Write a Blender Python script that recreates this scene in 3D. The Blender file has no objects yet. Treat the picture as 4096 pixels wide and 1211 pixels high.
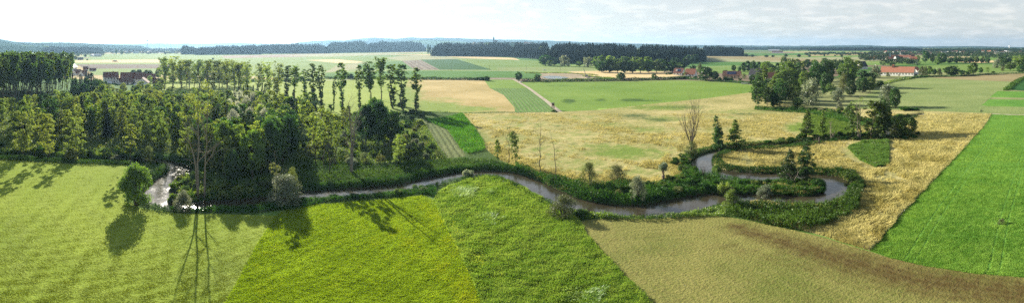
import bpy, math, random
import numpy as np
from mathutils import Vector, Matrix
from mathutils.geometry import delaunay_2d_cdt

R = math.radians
SC = bpy.context.scene
C = SC.collection
# ------------------------------------------------------------------ camera: a level stitched panorama taken from 38 m up
H, F, CX, YH = 38.0, 1819.0, 2048.0, 183.0     # height, pixels per radian, centre column, horizon row (photo pixels)
K = H * F
cam_d = bpy.data.cameras.new('camera')
cam = bpy.data.objects.new('camera', cam_d); C.objects.link(cam)
cam.location = (0, 0, H); cam.rotation_euler = (R(90), 0, 0)
cam_d.type = 'PANO'; cam_d.panorama_type = 'CENTRAL_CYLINDRICAL'
cam_d.central_cylindrical_radius = 1.0
cam_d.central_cylindrical_range_u_min = -CX / F
cam_d.central_cylindrical_range_u_max = CX / F
cam_d.central_cylindrical_range_v_min = -(1211 - YH) / F
cam_d.central_cylindrical_range_v_max = YH / F
cam_d.clip_start = 0.1; cam_d.clip_end = 60000
SC.camera = cam
# ------------------------------------------------------------------ light
SUN_AZ = (811 - CX) / F            # radians right of +Y
SUN_EL = R(21)
SC.view_settings.view_transform = 'Standard'; SC.view_settings.look = 'None'
SC.view_settings.exposure = 1.36; SC.view_settings.gamma = 1
w = bpy.data.worlds.new('World'); SC.world = w; w.use_nodes = True
nt = w.node_tree; N = nt.nodes; L = nt.links; N.clear()
out = N.new('ShaderNodeOutputWorld'); bg = N.new('ShaderNodeBackground'); bg.inputs['Strength'].default_value = 0.054
sky = N.new('ShaderNodeTexSky'); sky.sky_type = 'NISHITA'; sky.sun_disc = False
sky.sun_elevation = SUN_EL; sky.sun_rotation = SUN_AZ
sky.air_density = 1.0; sky.dust_density = 1.0; sky.ozone_density = 1.0; sky.altitude = 500
tc = N.new('ShaderNodeTexCoord'); sep = N.new('ShaderNodeSeparateXYZ'); L.new(tc.outputs['Generated'], sep.inputs[0])
def wmath(op, a, b=None, clamp=False):
    n = N.new('ShaderNodeMath'); n.operation = op; n.use_clamp = clamp
    for i, v in enumerate((a, b)):
        if v is None: continue
        if isinstance(v, (int, float)): n.inputs[i].default_value = v
        else: L.new(v, n.inputs[i])
    return n.outputs[0]
zz = wmath('ADD', wmath('MAXIMUM', sep.outputs['Z'], 0.0), 0.16)
comb = N.new('ShaderNodeCombineXYZ'); L.new(wmath('DIVIDE', sep.outputs['X'], zz), comb.inputs[0]); L.new(wmath('DIVIDE', sep.outputs['Y'], zz), comb.inputs[1])
nz = N.new('ShaderNodeTexNoise'); nz.inputs['Scale'].default_value = 1.6; nz.inputs['Detail'].default_value = 7; nz.inputs['Roughness'].default_value = 0.62
L.new(comb.outputs[0], nz.inputs['Vector'])
rp = N.new('ShaderNodeMapRange'); rp.inputs[1].default_value = 0.36; rp.inputs[2].default_value = 0.72; L.new(nz.outputs['Fac'], rp.inputs[0])
mix = N.new('ShaderNodeMix'); mix.data_type = 'RGBA'
cl_fac = wmath('ADD', wmath('MULTIPLY', rp.outputs[0], 0.3), 0.66, True)
nz2 = N.new('ShaderNodeTexNoise'); nz2.inputs['Scale'].default_value = 3.2; nz2.inputs['Detail'].default_value = 8; nz2.inputs['Roughness'].default_value = 0.6; nz2.inputs['Distortion'].default_value = .3
L.new(comb.outputs[0], nz2.inputs['Vector'])
rp2 = N.new('ShaderNodeMapRange'); rp2.inputs[1].default_value = 0.47; rp2.inputs[2].default_value = 0.62; L.new(nz2.outputs['Fac'], rp2.inputs[0])
cmx = N.new('ShaderNodeMix'); cmx.data_type = 'RGBA'; L.new(rp2.outputs[0], cmx.inputs['Factor']); cmx.inputs['A'].default_value = (6.0, 6.1, 6.05, 1); cmx.inputs['B'].default_value = (7.4, 7.25, 6.9, 1)
high = N.new('ShaderNodeMapRange'); L.new(sep.outputs['Z'], high.inputs[0]); high.inputs[1].default_value = .12; high.inputs[2].default_value = .5; high.inputs[3].default_value = 1; high.inputs[4].default_value = .2
cl_fac = wmath('MULTIPLY', cl_fac, high.outputs[0])   # cloud thinned overhead, out of view, added to deepen and blue the shadows
L.new(cl_fac, mix.inputs['Factor']); L.new(sky.outputs[0], mix.inputs['A']); L.new(cmx.outputs['Result'], mix.inputs['B'])
L.new(mix.outputs['Result'], bg.inputs['Color']); L.new(bg.outputs[0], out.inputs['Surface'])
sun_d = bpy.data.lights.new('sun', 'SUN'); sun_d.energy = 5.0; sun_d.angle = R(0.5); sun_d.color = (1, 0.93, 0.80)
sun = bpy.data.objects.new('sun', sun_d); C.objects.link(sun)
sdir = Vector((math.sin(SUN_AZ) * math.cos(SUN_EL), math.cos(SUN_AZ) * math.cos(SUN_EL), math.sin(SUN_EL)))
sun.rotation_euler = sdir.to_track_quat('Z', 'Y').to_euler(); sun.location = (0, 0, 200)
SC.cycles.max_bounces = 6; SC.cycles.diffuse_bounces = 3; SC.cycles.glossy_bounces = 2; SC.cycles.transmission_bounces = 4
SC.cycles.use_denoising = False; SC.cycles.sample_clamp_indirect = 4.0; SC.cycles.sample_clamp_direct = 6.0; SC.cycles.blur_glossy = 1.0; SC.cycles.volume_bounces = 0; SC.cycles.caustics_reflective = False; SC.cycles.caustics_refractive = False

# ------------------------------------------------------------------ helpers
rng = np.random.default_rng(7)
def P(px, py, z=0.0):
    """the point at height z seen at this place of the panorama"""
    d = (H - z) * F / (py - YH); a = (px - CX) / F
    return (d * math.sin(a), d * math.cos(a), z)
def D(py): return K / (py - YH)
def polar(px, d): a = (px - CX) / F; return (d * math.sin(a), d * math.cos(a))
def to_px(x, y):
    d = np.hypot(x, y); return CX + F * np.arctan2(x, y), YH + K / np.maximum(d, 1e-3)
def poly(pts): return np.array([P(*p)[:2] for p in pts])
def dense(pts, closed=False, step=60):
    """add points along long screen edges so that curves keep their shape"""
    o = []; n = len(pts)
    for i in range(n if closed else n - 1):
        a, b = pts[i], pts[(i + 1) % n]; k = max(1, int(math.hypot(a[0]-b[0], a[1]-b[1]) // step))
        for j in range(k): o.append((a[0] + (b[0]-a[0]) * j / k, a[1] + (b[1]-a[1]) * j / k))
    if not closed: o.append(pts[-1])
    return o
def inside(pg, x, y):
    r = np.zeros(np.shape(x), bool); n = len(pg); j = n - 1
    if n < 3: return r
    for i in range(n):
        xi, yi = pg[i]; xj, yj = pg[j]
        if yi != yj:
            c = ((yi > y) != (yj > y)) & (x < (xj - xi) * (y - yi) / (yj - yi) + xi)
            r ^= c
        j = i
    return r
def dist_line(pl, x, y, want_t=False):
    best = np.full(np.shape(x), 1e18); bt = np.zeros(np.shape(x))
    for i in range(len(pl) - 1):
        ax, ay = pl[i][:2]; bx, by = pl[i+1][:2]; dx, dy = bx-ax, by-ay
        t = np.clip(((x-ax)*dx + (y-ay)*dy) / max(dx*dx+dy*dy, 1e-9), 0, 1)
        dd = (x-ax-t*dx)**2 + (y-ay-t*dy)**2
        m = dd < best; best = np.where(m, dd, best); bt = np.where(m, i + t, bt)
    return (np.sqrt(best), bt) if want_t else np.sqrt(best)
_ph = np.random.default_rng(3).uniform(0, 6.28, (40, 3))
def fbm(x, y, s=1.0, o=3):
    v = 0; a = 1; tot = 0; f = 1 / s
    for k in range(o):
        t = 0
        for q in range(5):
            th = _ph[(k*5+q) % 40, 0]; t = t + np.sin((x*math.cos(th) + y*math.sin(th)) * f * (1+.37*q) * 2 + _ph[(k*5+q) % 40, 1])
        v = v + a * t / 3; tot += a; a *= .55; f *= 2.1
    return np.clip(v / tot * .6 + .5, 0, 1)
def tag(o, label=None, cat=None, group=None, kind=None):
    if label: o['label'] = label
    if cat: o['category'] = cat
    if group: o['group'] = group
    if kind: o['kind'] = kind
    return o
def mesh_np(name, v, f, mats, mi=None, smooth=False, attrs=None):
    """v (n,3); f: an (m,k) array or list of such arrays"""
    me = bpy.data.meshes.new(name); fs = f if isinstance(f, list) else [f]; fs = [np.asarray(a, np.int32) for a in fs if len(a)]
    v = np.asarray(v, np.float32); me.vertices.add(len(v)); me.vertices.foreach_set('co', v.ravel())
    lt = np.concatenate([np.full(len(a), a.shape[1], np.int32) for a in fs]); idx = np.concatenate([a.ravel() for a in fs])
    me.loops.add(len(idx)); me.loops.foreach_set('vertex_index', idx)
    me.polygons.add(len(lt)); ls = np.concatenate([[0], np.cumsum(lt)[:-1]]).astype(np.int32)
    me.polygons.foreach_set('loop_start', ls); me.polygons.foreach_set('loop_total', lt)
    if smooth: me.polygons.foreach_set('use_smooth', np.ones(len(lt), bool))
    for m in (mats if isinstance(mats, (list, tuple)) else [mats]): me.materials.append(m)
    if mi is not None: me.polygons.foreach_set('material_index', np.asarray(mi, np.int32))
    for k, a in (attrs or {}).items():
        at = me.attributes.new(k, 'FLOAT', 'POINT'); at.data.foreach_set('value', np.asarray(a, np.float32))
    me.update(calc_edges=True); return me
def link(name, me, parent=None):
    o = bpy.data.objects.new(name, me); C.objects.link(o)
    if parent: o.parent = parent
    return o
class MB:
    """collects boxes, tubes and polygons for ONE mesh"""
    def __init__(s): s.v = []; s.f = []; s.m = []
    def add(s, vs, fs, m=0):
        b = len(s.v); s.v += [tuple(p) for p in vs]; s.f += [tuple(i + b for i in q) for q in fs]; s.m += [m] * len(fs)
    def box(s, c, d, rz=0, m=0, tilt=None):
        x, y, z = (q / 2 for q in d); M = Matrix.Rotation(rz, 3, 'Z')
        if tilt: M = M @ Matrix.Rotation(tilt[0], 3, tilt[1])
        vs = [Vector(c) + M @ Vector((a*x, b*y, e*z)) for a in (-1, 1) for b in (-1, 1) for e in (-1, 1)]
        s.add(vs, [(0,1,3,2), (4,6,7,5), (0,4,5,1), (2,3,7,6), (0,2,6,4), (1,5,7,3)], m)
    def tube(s, pts, rad, n=6, m=0):
        pts = [Vector(p) for p in pts]; vs = []
        for i, p in enumerate(pts):
            d = (pts[min(i+1, len(pts)-1)] - pts[max(i-1, 0)]).normalized()
            u = d.cross(Vector((0.13, 0.97, 0.21))).normalized(); w_ = d.cross(u); r = rad[i] if isinstance(rad, (list, tuple)) else rad
            for k in range(n): a = 6.28319 * k / n; vs.append(p + r * (math.cos(a) * u + math.sin(a) * w_))
        fs = [(i*n+k, i*n+(k+1) % n, (i+1)*n+(k+1) % n, (i+1)*n+k) for i in range(len(pts)-1) for k in range(n)]
        fs += [tuple(range(n))[::-1], tuple((len(pts)-1)*n + k for k in range(n))]
        s.add(vs, fs, m)
    def lathe(s, prof, c=(0, 0, 0), n=12, m=0):
        vs = [(c[0] + r*math.cos(6.28319*k/n), c[1] + r*math.sin(6.28319*k/n), c[2] + z) for r, z in prof for k in range(n)]
        fs = [(i*n+k, i*n+(k+1) % n, (i+1)*n+(k+1) % n, (i+1)*n+k) for i in range(len(prof)-1) for k in range(n)]
        fs += [tuple(range(n))[::-1], tuple((len(prof)-1)*n + k for k in range(n))]
        s.add(vs, fs, m)
    def mesh(s, name, mats, smooth=False):
        me = bpy.data.meshes.new(name); me.from_pydata(s.v, [], s.f)
        for m in (mats if isinstance(mats, (list, tuple)) else [mats]): me.materials.append(m)
        me.polygons.foreach_set('material_index', s.m)
        if smooth: me.polygons.foreach_set('use_smooth', [True] * len(s.f))
        me.update(); return me
    def build(s, name, mats, parent=None, smooth=False): return link(name, s.mesh(name, mats, smooth), parent)
def empty(name, loc, rz=0, sc=None):
    o = bpy.data.objects.new(name, None); C.objects.link(o); o.location = loc; o.rotation_euler = (0, 0, rz); o.empty_display_size = .5
    if sc: o.scale = sc
    return o

# ------------------------------------------------------------------ materials
class MT:
    def __init__(s, name):
        s.m = bpy.data.materials.new(name); s.m.use_nodes = True; s.t = s.m.node_tree; s.t.nodes.clear()
        s.o = s.n('ShaderNodeOutputMaterial')
    def n(s, t, **kw):
        k = s.t.nodes.new(t)
        for a, b in kw.items(): setattr(k, a, b)
        return k
    def inp(s, node, i, v):
        if v is None: return
        if hasattr(v, 'is_output'): s.t.links.new(v, node.inputs[i])
        else:
            if isinstance(v, tuple) and len(v) == 3: v = (*v, 1) if node.inputs[i].type == 'RGBA' else v
            node.inputs[i].default_value = v
    def math(s, op, a, b=None, clamp=False):
        k = s.n('ShaderNodeMath', operation=op, use_clamp=clamp); s.inp(k, 0, a); s.inp(k, 1, b); return k.outputs[0]
    def mix(s, f, a, b):
        k = s.n('ShaderNodeMix', data_type='RGBA'); s.inp(k, 'Factor', f)
        for q, v in (('A', a), ('B', b)):
            i = [x for x in k.inputs if x.name == q and x.type == 'RGBA'][0]
            if hasattr(v, 'is_output'): s.t.links.new(v, i)
            else: i.default_value = (*v, 1) if len(v) == 3 else v
        return [x for x in k.outputs if x.type == 'RGBA'][0]
    def noise(s, scale, detail=4, rough=.6, vec=None, stretch=None, dist=0):
        k = s.n('ShaderNodeTexNoise'); k.inputs['Scale'].default_value = scale; k.inputs['Detail'].default_value = detail
        k.inputs['Roughness'].default_value = rough; k.inputs['Distortion'].default_value = dist
        v = vec or s.co()
        if stretch:
            mp = s.n('ShaderNodeMapping'); mp.inputs['Scale'].default_value = stretch[:3]
            if len(stretch) > 3: mp.inputs['Rotation'].default_value = (0, 0, stretch[3])
            s.t.links.new(v, mp.inputs[0]); v = mp.outputs[0]
        s.t.links.new(v, k.inputs['Vector']); return k.outputs['Fac']
    def co(s):
        if not hasattr(s, '_co'): s._co = s.n('ShaderNodeTexCoord').outputs['Object']
        return s._co
    def rr(s, v, a, b, c=0., d=1.):
        k = s.n('ShaderNodeMapRange'); s.inp(k, 0, v)
        for i, q in enumerate((a, b, c, d)): k.inputs[i+1].default_value = q
        return k.outputs[0]
    def attr(s, name): return s.n('ShaderNodeAttribute', attribute_name=name).outputs['Fac']
    def bump(s, h, dist, strength=1):
        k = s.n('ShaderNodeBump'); s.inp(k, 'Height', h); k.inputs['Distance'].default_value = dist; k.inputs['Strength'].default_value = strength; return k.outputs[0]
    def bsdf(s, col, rough=.9, normal=None, spec=.2, **kw):
        k = s.n('ShaderNodeBsdfPrincipled'); s.inp(k, 'Base Color', col); s.inp(k, 'Roughness', rough); s.inp(k, 'Normal', normal)
        k.inputs['Specular IOR Level'].default_value = spec
        for a, b in kw.items(): s.inp(k, a, b)
        s.t.links.new(k.outputs[0], s.o.inputs[0]); return s.m
def plain(name, c, rough=.8, var=.15, scale=1.5, spec=.2, metal=0):
    m = MT(name); n = m.noise(scale, 4)
    col = m.mix(m.rr(n, .3, .7), tuple(q*(1-var) for q in c), tuple(min(1, q*(1+var)) for q in c))
    return m.bsdf(col, rough, m.bump(n, .02), spec, Metallic=metal)
def leafmat(name, c1, c2, trans=.4, gloss=.05, scale=.35, tmul=(1.25, 1.2, .55), grough=.45):
    m = MT(name); oi = m.n('ShaderNodeObjectInfo')
    n1 = m.noise(scale, 3, .7); n2 = m.noise(scale * 9, 1, .5)
    f = m.math('ADD', m.rr(n1, .3, .7, -.1, .8), m.rr(n2, .3, .7, -.25, .35), True)
    col = m.mix(f, c1, c2)
    hs = m.n('ShaderNodeHueSaturation'); m.inp(hs, 'Color', col)
    m.inp(hs, 'Hue', m.rr(oi.outputs['Random'], 0, 1, .478, .517)); m.inp(hs, 'Value', m.rr(m.math('FRACT', m.math('MULTIPLY', oi.outputs['Random'], 7.3)), 0, 1, .72, 1.28))
    dif = m.n('ShaderNodeBsdfDiffuse'); m.inp(dif, 0, hs.outputs[0])
    tr = m.n('ShaderNodeBsdfTranslucent')
    tcol = m.n('ShaderNodeMix', data_type='RGBA', blend_type='MULTIPLY'); tcol.inputs['Factor'].default_value = 1
    ia = [x for x in tcol.inputs if x.type == 'RGBA']; m.t.links.new(hs.outputs[0], ia[0]); ia[1].default_value = (*[q for q in tmul], 1)
    m.t.links.new([x for x in tcol.outputs if x.type == 'RGBA'][0], tr.inputs[0])
    a = m.n('ShaderNodeMixShader'); a.inputs[0].default_value = trans; m.t.links.new(dif.outputs[0], a.inputs[1]); m.t.links.new(tr.outputs[0], a.inputs[2])
    g = m.n('ShaderNodeBsdfGlossy'); g.inputs['Roughness'].default_value = grough; g.inputs['Color'].default_value = (1, 1, 1, 1)
    b = m.n('ShaderNodeMixShader'); b.inputs[0].default_value = gloss; m.t.links.new(a.outputs[0], b.inputs[1]); m.t.links.new(g.outputs[0], b.inputs[2])
    m.t.links.new(b.outputs[0], m.o.inputs[0]); return m.m
def field(name, c1, c2, fs=1.0, ls=.02, bump=.25, c3=None, c4=None, row=None, rowcol=None, rowamt=.5, stretch=None, contrast=1.0, lsamt=.5, soft=0.):
    """c1-c2 mottling at fs per metre and ls per metre; c3 where the attribute 'patch' is high, c4 where 'patch2' is; rows of the period row"""
    m = MT(name); n1 = m.noise(fs, 5, .65, stretch=stretch); n2 = m.noise(ls, 5, .6)
    f = m.math('ADD', m.rr(n1, .5-.22/contrast, .5+.22/contrast, 0, 1), m.rr(n2, .3, .7, -lsamt, lsamt), True)
    col = m.mix(f, c1, c2)
    if c3:
        p = m.math('ADD', m.attr('patch'), m.rr(m.noise(fs*.25, 5, .7), .25, .75, -.45, .45), True)
        p = m.rr(p, .25 - soft, .75 + soft); col = m.mix(p, col, m.mix(m.rr(n1, .3, .7), tuple(q*.75 for q in c3), tuple(q*1.2 for q in c3)))
    if c4:
        p = m.math('ADD', m.attr('patch2'), m.rr(m.noise(fs*.5, 5, .75), .25, .75, -.4, .4), True)
        p = m.rr(p, .25, .75); col = m.mix(p, col, m.mix(m.rr(n1, .3, .7), tuple(q*.75 for q in c4), tuple(q*1.2 for q in c4)))
    hgt = n1
    if row:
        ph = m.math('ADD', m.math('MULTIPLY', m.attr('row'), 6.2832 / row), m.rr(m.noise(.25, 4, .7), 0, 1, -2.6, 2.6))
        wv = m.rr(m.math('SINE', ph), -.6, 1, 0, 1); brk = m.rr(m.noise(.6, 4, .7), .3, .65)
        wv = m.math('MULTIPLY', wv, brk); col = m.mix(m.math('MULTIPLY', wv, rowamt), col, rowcol or c1)
        hgt = m.math('ADD', n1, m.math('MULTIPLY', wv, rowamt))
    return m.bsdf(col, 1.0, m.bump(hgt, bump), .05)
# ------------------------------------------------------------------ river: centre line (photo pixels) and width in metres
RIV = [(-330,628,4),(-150,622,4),(0,618,4),(120,620,4),(250,632,4),(400,637,4),(520,640,4.5),(600,636,5),(680,648,6),(728,672,7),(700,700,7.5),(655,735,8),(645,775,8.5),(680,805,7),
       (740,815,6.2),(820,812,6.2),(900,808,6.7),(1000,802,6.7),(1100,790,7.2),(1195,776,7.7),(1264,772,7.7),(1424,760,7.7),(1574,747,7.7),(1649,735,7.2),(1724,716,7.2),(1790,702,6.7),
       (1860,690,6.2),(1950,684,6.2),(2035,695,6.7),(2085,712,7.2),(2133,730,6.5),(2198,765,7),(2273,797,7),(2358,819,7.5),(2473,832,8),(2598,834,9),(2698,819,11),(2798,797,10),(2873,786,9),
       (3023,784,7.5),(3122,788,7.5),(3222,796,8),(3290,785,7.5),(3345,757,7),(3352,728,6.5),(3320,708,6),(3240,700,6.5),(3160,701,8.5),(3048,703,9),(2973,698,9),(2900,690,8),(2835,675,7.5),
       (2806,650,7),(2815,625,6),(2850,606,4.5),(2920,592,4),(3020,583,4),(3137,576,4),(3247,563,4),(3370,552,4),(3450,547,4),(3520,540,5),(3552,525,5),(3562,505,5),(3600,478,5),(3640,462,5),(3700,452,4)]
riv_xy = np.array([P(a, b)[:2] for a, b, _ in RIV]); riv_w = np.array([c for *_, c in RIV])
# resample smoothly (Catmull-Rom)
def catmull(p, k=5):
    p = np.asarray(p, float); q = np.vstack([2*p[0]-p[1], p, 2*p[-1]-p[-2]]); o = []
    for i in range(1, len(q)-2):
        for t in np.arange(k) / k:
            a, b, c, d = q[i-1], q[i], q[i+1], q[i+2]
            o.append(.5*((2*b) + (-a+c)*t + (2*a-5*b+4*c-d)*t*t + (-a+3*b-3*c+d)*t**3))
    o.append(p[-1]); return np.array(o)
riv = catmull(np.column_stack([riv_xy, riv_w]), 5)
rt = np.gradient(riv[:, :2], axis=0); rt /= np.linalg.norm(rt, axis=1)[:, None] + 1e-9; rn = np.column_stack([-rt[:, 1], rt[:, 0]])
def riv_edge(off): return riv[:, :2] + rn * (riv[:, 2:3] / 2 + off), riv[:, :2] - rn * (riv[:, 2:3] / 2 + off)
def riv_dist(x, y):
    """distance to the water's edge, negative in the water"""
    best = np.full(np.shape(x), 1e9)
    for i in range(0, len(riv) - 1):
        ax, ay, aw = riv[i]; bx, by, bw = riv[i+1]; dx, dy = bx-ax, by-ay
        t = np.clip(((x-ax)*dx + (y-ay)*dy) / max(dx*dx+dy*dy, 1e-9), 0, 1)
        best = np.minimum(best, np.hypot(x-ax-t*dx, y-ay-t*dy) - (aw + (bw-aw)*t) / 2)
    return best
# gravel pit pond
pond = poly([(2176,307),(2200,303),(2235,304),(2264,309),(2235,314),(2195,312)])
WZ = -0.75
def gz(x, y):
    """height of the ground"""
    x = np.asarray(x, float); y = np.asarray(y, float); d = np.hypot(x, y)
    r = np.full(d.shape, 99.); m = d < 420
    if m.any(): r[m] = riv_dist(x[m], y[m])
    t = np.clip((r + 1.0) / 2.8, 0, 1); z = -1.5 * (1 - t*t*(3-2*t))
    z = z + (fbm(x, y, 22, 3) - .5) * .22 * np.clip((r - 1) / 6, 0, 1) * np.clip((400 - d) / 200, 0, 1)
    pd = dist_line(np.vstack([pond, pond[:1]]), x, y); pin = inside(pond, x, y); pd = np.where(pin, -pd, pd)
    return np.where(d > 420, -.7 * np.clip((12 - pd) / 12, 0, 1), z)

# ------------------------------------------------------------------ land use, later entries lie over earlier ones (photo pixels)
def ribbon(pts, wd):
    q = catmull([P(*p)[:2] for p in pts], 3); t = np.gradient(q, axis=0); t /= np.linalg.norm(t, axis=1)[:, None]; n = np.column_stack([-t[:, 1], t[:, 0]])
    return np.vstack([q + n * wd / 2, (q - n * wd / 2)[::-1]])
FD = {}
FD['grassland'] = field('grassland', (.135,.20,.04), (.21,.27,.06), .5, .012, .2)
FD['rough'] = field('rough', (.045,.085,.018), (.10,.16,.035), .9, .05, .5)
FD['mown'] = field('mown', (.18,.26,.028), (.30,.37,.05), 1.9, .03, .22, c3=(.20,.26,.045), row=9, rowcol=(.26,.30,.07), rowamt=.3, contrast=.75, lsamt=.35)
FD['crop'] = field('crop', (.22,.32,.035), (.35,.44,.055), 1.1, .05, .4, c3=(.31,.43,.03), row=2.4, rowcol=(.08,.2,.02), rowamt=.18)
FD['reedy'] = field('reedy', (.07,.13,.03), (.13,.21,.05), 1.0, .05, .4)
FD['tall'] = field('tall', (.10,.20,.04), (.18,.30,.07), 1.0, .05, .4, c3=(.25,.31,.05), stretch=(1.6,.6,1))
FD['stubble'] = field('stubble', (.135,.16,.034), (.275,.25,.078), 2.0, .06, .3, soft=.25, c3=(.10,.072,.024), row=1.7, rowcol=(.30,.26,.11), rowamt=.15, lsamt=.45)
FD['vivid'] = field('vivid', (.09,.22,.035), (.16,.31,.055), 1.6, .04, .35, row=12, rowcol=(.07,.22,.02), rowamt=.25)
FD['golden'] = field('golden', (.24,.235,.075), (.52,.44,.20), .8, .03, .45, c3=(.17,.24,.045), c4=(.09,.13,.04), stretch=(.5,1.3,1), contrast=.9, lsamt=.45)
FD['orange'] = field('orange', (.32,.25,.09), (.50,.39,.18), .35, .02, .3, c3=(.20,.27,.055), stretch=(.5,1.2,1))
FD['middle'] = field('middle', (.12,.21,.03), (.20,.29,.055), .5, .016, .25, c3=(.055,.11,.02), c4=(.22,.24,.09), row=11, rowcol=(.13,.25,.03), rowamt=.3)
FD['rows'] = field('rows', (.08,.17,.03), (.13,.24,.05), .6, .03, .25, row=2.6, rowcol=(.24,.24,.13), rowamt=.75)
FD['backlit'] = field('backlit', (.20,.27,.045), (.30,.37,.07), .5, .02, .3)
FD['pale_crop'] = field('pale_crop', (.17,.23,.075), (.27,.31,.12), .7, .025, .3, c3=(.10,.15,.04), row=14, rowcol=(.16,.22,.07), rowamt=.35)
FD['corn'] = field('corn', (.055,.15,.025), (.10,.21,.04), .25, .02, .4)
FD['dark_crop'] = field('dark_crop', (.025,.085,.022), (.045,.125,.03), .3, .02, .3)
FD['plough'] = field('plough', (.20,.14,.10), (.31,.235,.18), .4, .02, .3, row=5, rowcol=(.15,.10,.075), rowamt=.4)
FD['plough_dark'] = field('plough_dark', (.10,.078,.06), (.165,.13,.105), .3, .02, .3)
FD['striped'] = field('striped', (.11,.09,.065), (.20,.165,.125), .4, .02, .2, row=9, rowcol=(.42,.37,.29), rowamt=.8)
FD['straw'] = field('straw', (.50,.37,.18), (.66,.52,.28), .3, .02, .15, row=6, rowcol=(.42,.31,.14), rowamt=.35)
FD['sand'] = field('sand', (.24,.20,.13), (.42,.34,.23), .4, .05, .4)
FD['brownish'] = field('brownish', (.25,.20,.10), (.33,.27,.14), .4, .02, .2, row=5, rowcol=(.22,.24,.09), rowamt=.4)
FD['dirt'] = field('dirt', (.33,.28,.20), (.46,.40,.31), .8, .1, .2)
FD['swath'] = field('swath', (.10,.14,.045), (.20,.22,.09), .9, .06, .5, row=2.2, rowcol=(.05,.07,.02), rowamt=.8)
FD['khaki'] = field('khaki', (.25,.26,.13), (.34,.33,.18), .3, .015, .2)
FD['mid_green'] = field('mid_green', (.06,.15,.03), (.11,.22,.05), .3, .01, .2)
FD['light_green'] = field('light_green', (.13,.21,.045), (.19,.27,.07), .3, .01, .2)
FD['earth'] = field('earth', (.06,.045,.025), (.11,.085,.05), .8, .2, .4)
LAND = []
def land(name, mat, pts, label, row=None, patches=(), patches2=(), world=False, step=60):
    LAND.append(dict(name=name, mat=mat, pg=np.asarray(pts) if world else poly(dense(pts, True, step)), label=label, row=row, p=patches, p2=patches2))
# --- far left plain
land('hay_field','straw',[(620,230),(1180,226),(1180,234),(620,240)],'narrow straw strip across the plain under the left spruce wood')
land('pasture','light_green',[(330,217),(760,212),(1040,226),(1040,238),(650,240),(330,228)],'pale green pasture strip below the hazy village on the left plain')
land('hay_field','straw',[(300,240),(640,238),(640,250),(300,250)],'golden stubble strip with a dark vehicle-like heap on the left plain')
land('pasture','light_green',[(280,250),(760,250),(760,257),(300,257)],'bright narrow green strip just above the dark ploughed field at left')
land('ploughed_field','plough_dark',[(306,257),(720,257),(760,273),(340,275)],'dark ploughed field behind the left village')
land('pasture','light_green',[(340,275),(760,273),(760,300),(380,300)],'light green pasture between left village barn and ploughed field')
land('ploughed_field','plough',[(880,223),(1280,214),(1500,212),(1420,221),(1180,228),(900,232)],'reddish ploughed field beneath the spruce wood left of centre')
land('pasture','light_green',[(900,232),(1180,228),(1500,222),(1700,232),(1640,262),(1240,300),(1040,300),(900,262)],'wide pale green pasture beneath the ploughed field left of centre')
land('grain_field','khaki',[(1130,222),(1320,214),(1520,211),(1640,216),(1300,227)],'khaki grain strip under the distant spruce wood')
land('grain_field','straw',[(1223,240),(1350,237),(1454,246),(1430,251),(1365,254),(1300,247)],'pale wedge of dry straw field left of the striped field')
land('crop_field','khaki',[(1345,262),(1460,248),(1500,258),(1440,275),(1300,290)],'greyish green crop plot below the pale straw wedge', row=[(1345,262),(1300,290)])
land('crop_field','mid_green',[(1430,256),(1600,243),(1640,250),(1655,276),(1440,276)],'fresh green plot left of the striped brown field')
# --- middle
land('hay_field','straw',[(1660,217),(1780,218),(2052,232),(2130,240),(2048,240),(1850,231)],'thin straw strip between green fields under the central spruce wood')
land('crop_field','khaki',[(1600,224),(1700,219),(1800,228),(1830,236),(1683,238),(1607,243),(1540,232)],'muted olive crop strip above the striped brown field')
land('crop_field','light_green',[(1827,236),(2048,238),(2170,250),(2250,262),(2370,268),(2370,277),(1969,279)],'light green crop field right of the dark green plot', row=[(1827,236),(1969,279)])
land('crop_field','mid_green',[(2050,228),(2165,232),(2175,245),(2080,240)],'small green field in front of the central spruce wood')
land('crop_field','dark_crop',[(1683,238),(1827,236),(1969,279),(1759,279)],'deep green wedge shaped crop field beside the striped one')
land('ploughed_field','striped',[(1607,243),(1683,239),(1759,279),(1659,279)],'brown ploughed wedge with pale stripes', row=[(1645,241),(1709,279)])
land('crop_field','pale_crop',[(1990,268),(2370,270),(2380,281),(1990,282)],'dull olive verge field beside the country road')
land('maize_field','corn',[(1600,282),(2048,283),(2090,300),(2090,311),(1640,309),(1300,309),(1300,292)],'long dark green maize field behind the poplar row')
land('grain_field','straw',[(2268,286),(2415,282),(2650,286),(2722,302),(2650,309),(2470,312),(2360,303)],'ripe tan grain field beside the gravel pit')
land('gravel_pit','sand',[(2120,296),(2180,290),(2260,291),(2320,298),(2390,306),(2350,316),(2200,318),(2130,310)],'bare sandy slopes of the gravel pit around its pond')
land('pasture','mid_green',[(2045,284),(2150,286),(2170,300),(2130,316),(2058,314)],'green patch left of the gravel pit')
# --- right plain
land('pasture','light_green',[(2700,262),(2900,256),(3000,262),(3100,280),(3000,300),(2860,292),(2740,285)],'light green pasture behind the bungalows right of centre')
land('crop_field','mid_green',[(2740,245),(2900,242),(3050,250),(3040,264),(2900,262),(2740,272)],'green crop strip at the edge of the central spruce wood')
land('grain_field','khaki',[(2800,229),(2960,226),(3260,229),(3640,226),(3600,240),(3300,252),(3050,248),(2800,246)],'wide pale khaki grain field on the right plain')
land('grain_field','brownish',[(2800,224),(3060,226),(3300,240),(3340,250),(3050,240),(2800,230)],'thin brown strip within the khaki grain field')
land('crop_field','mid_green',[(2960,212),(3200,214),(3240,222),(2980,224)],'green field behind the row of round trees on the plain')
land('crop_field','light_green',[(3230,196),(3560,198),(3570,205),(3300,208)],'light green far field before the dark wood at right')
land('grain_field','straw',[(3380,208),(3520,210),(3520,214),(3400,213)],'tan sliver of far grain field at right')
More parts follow.
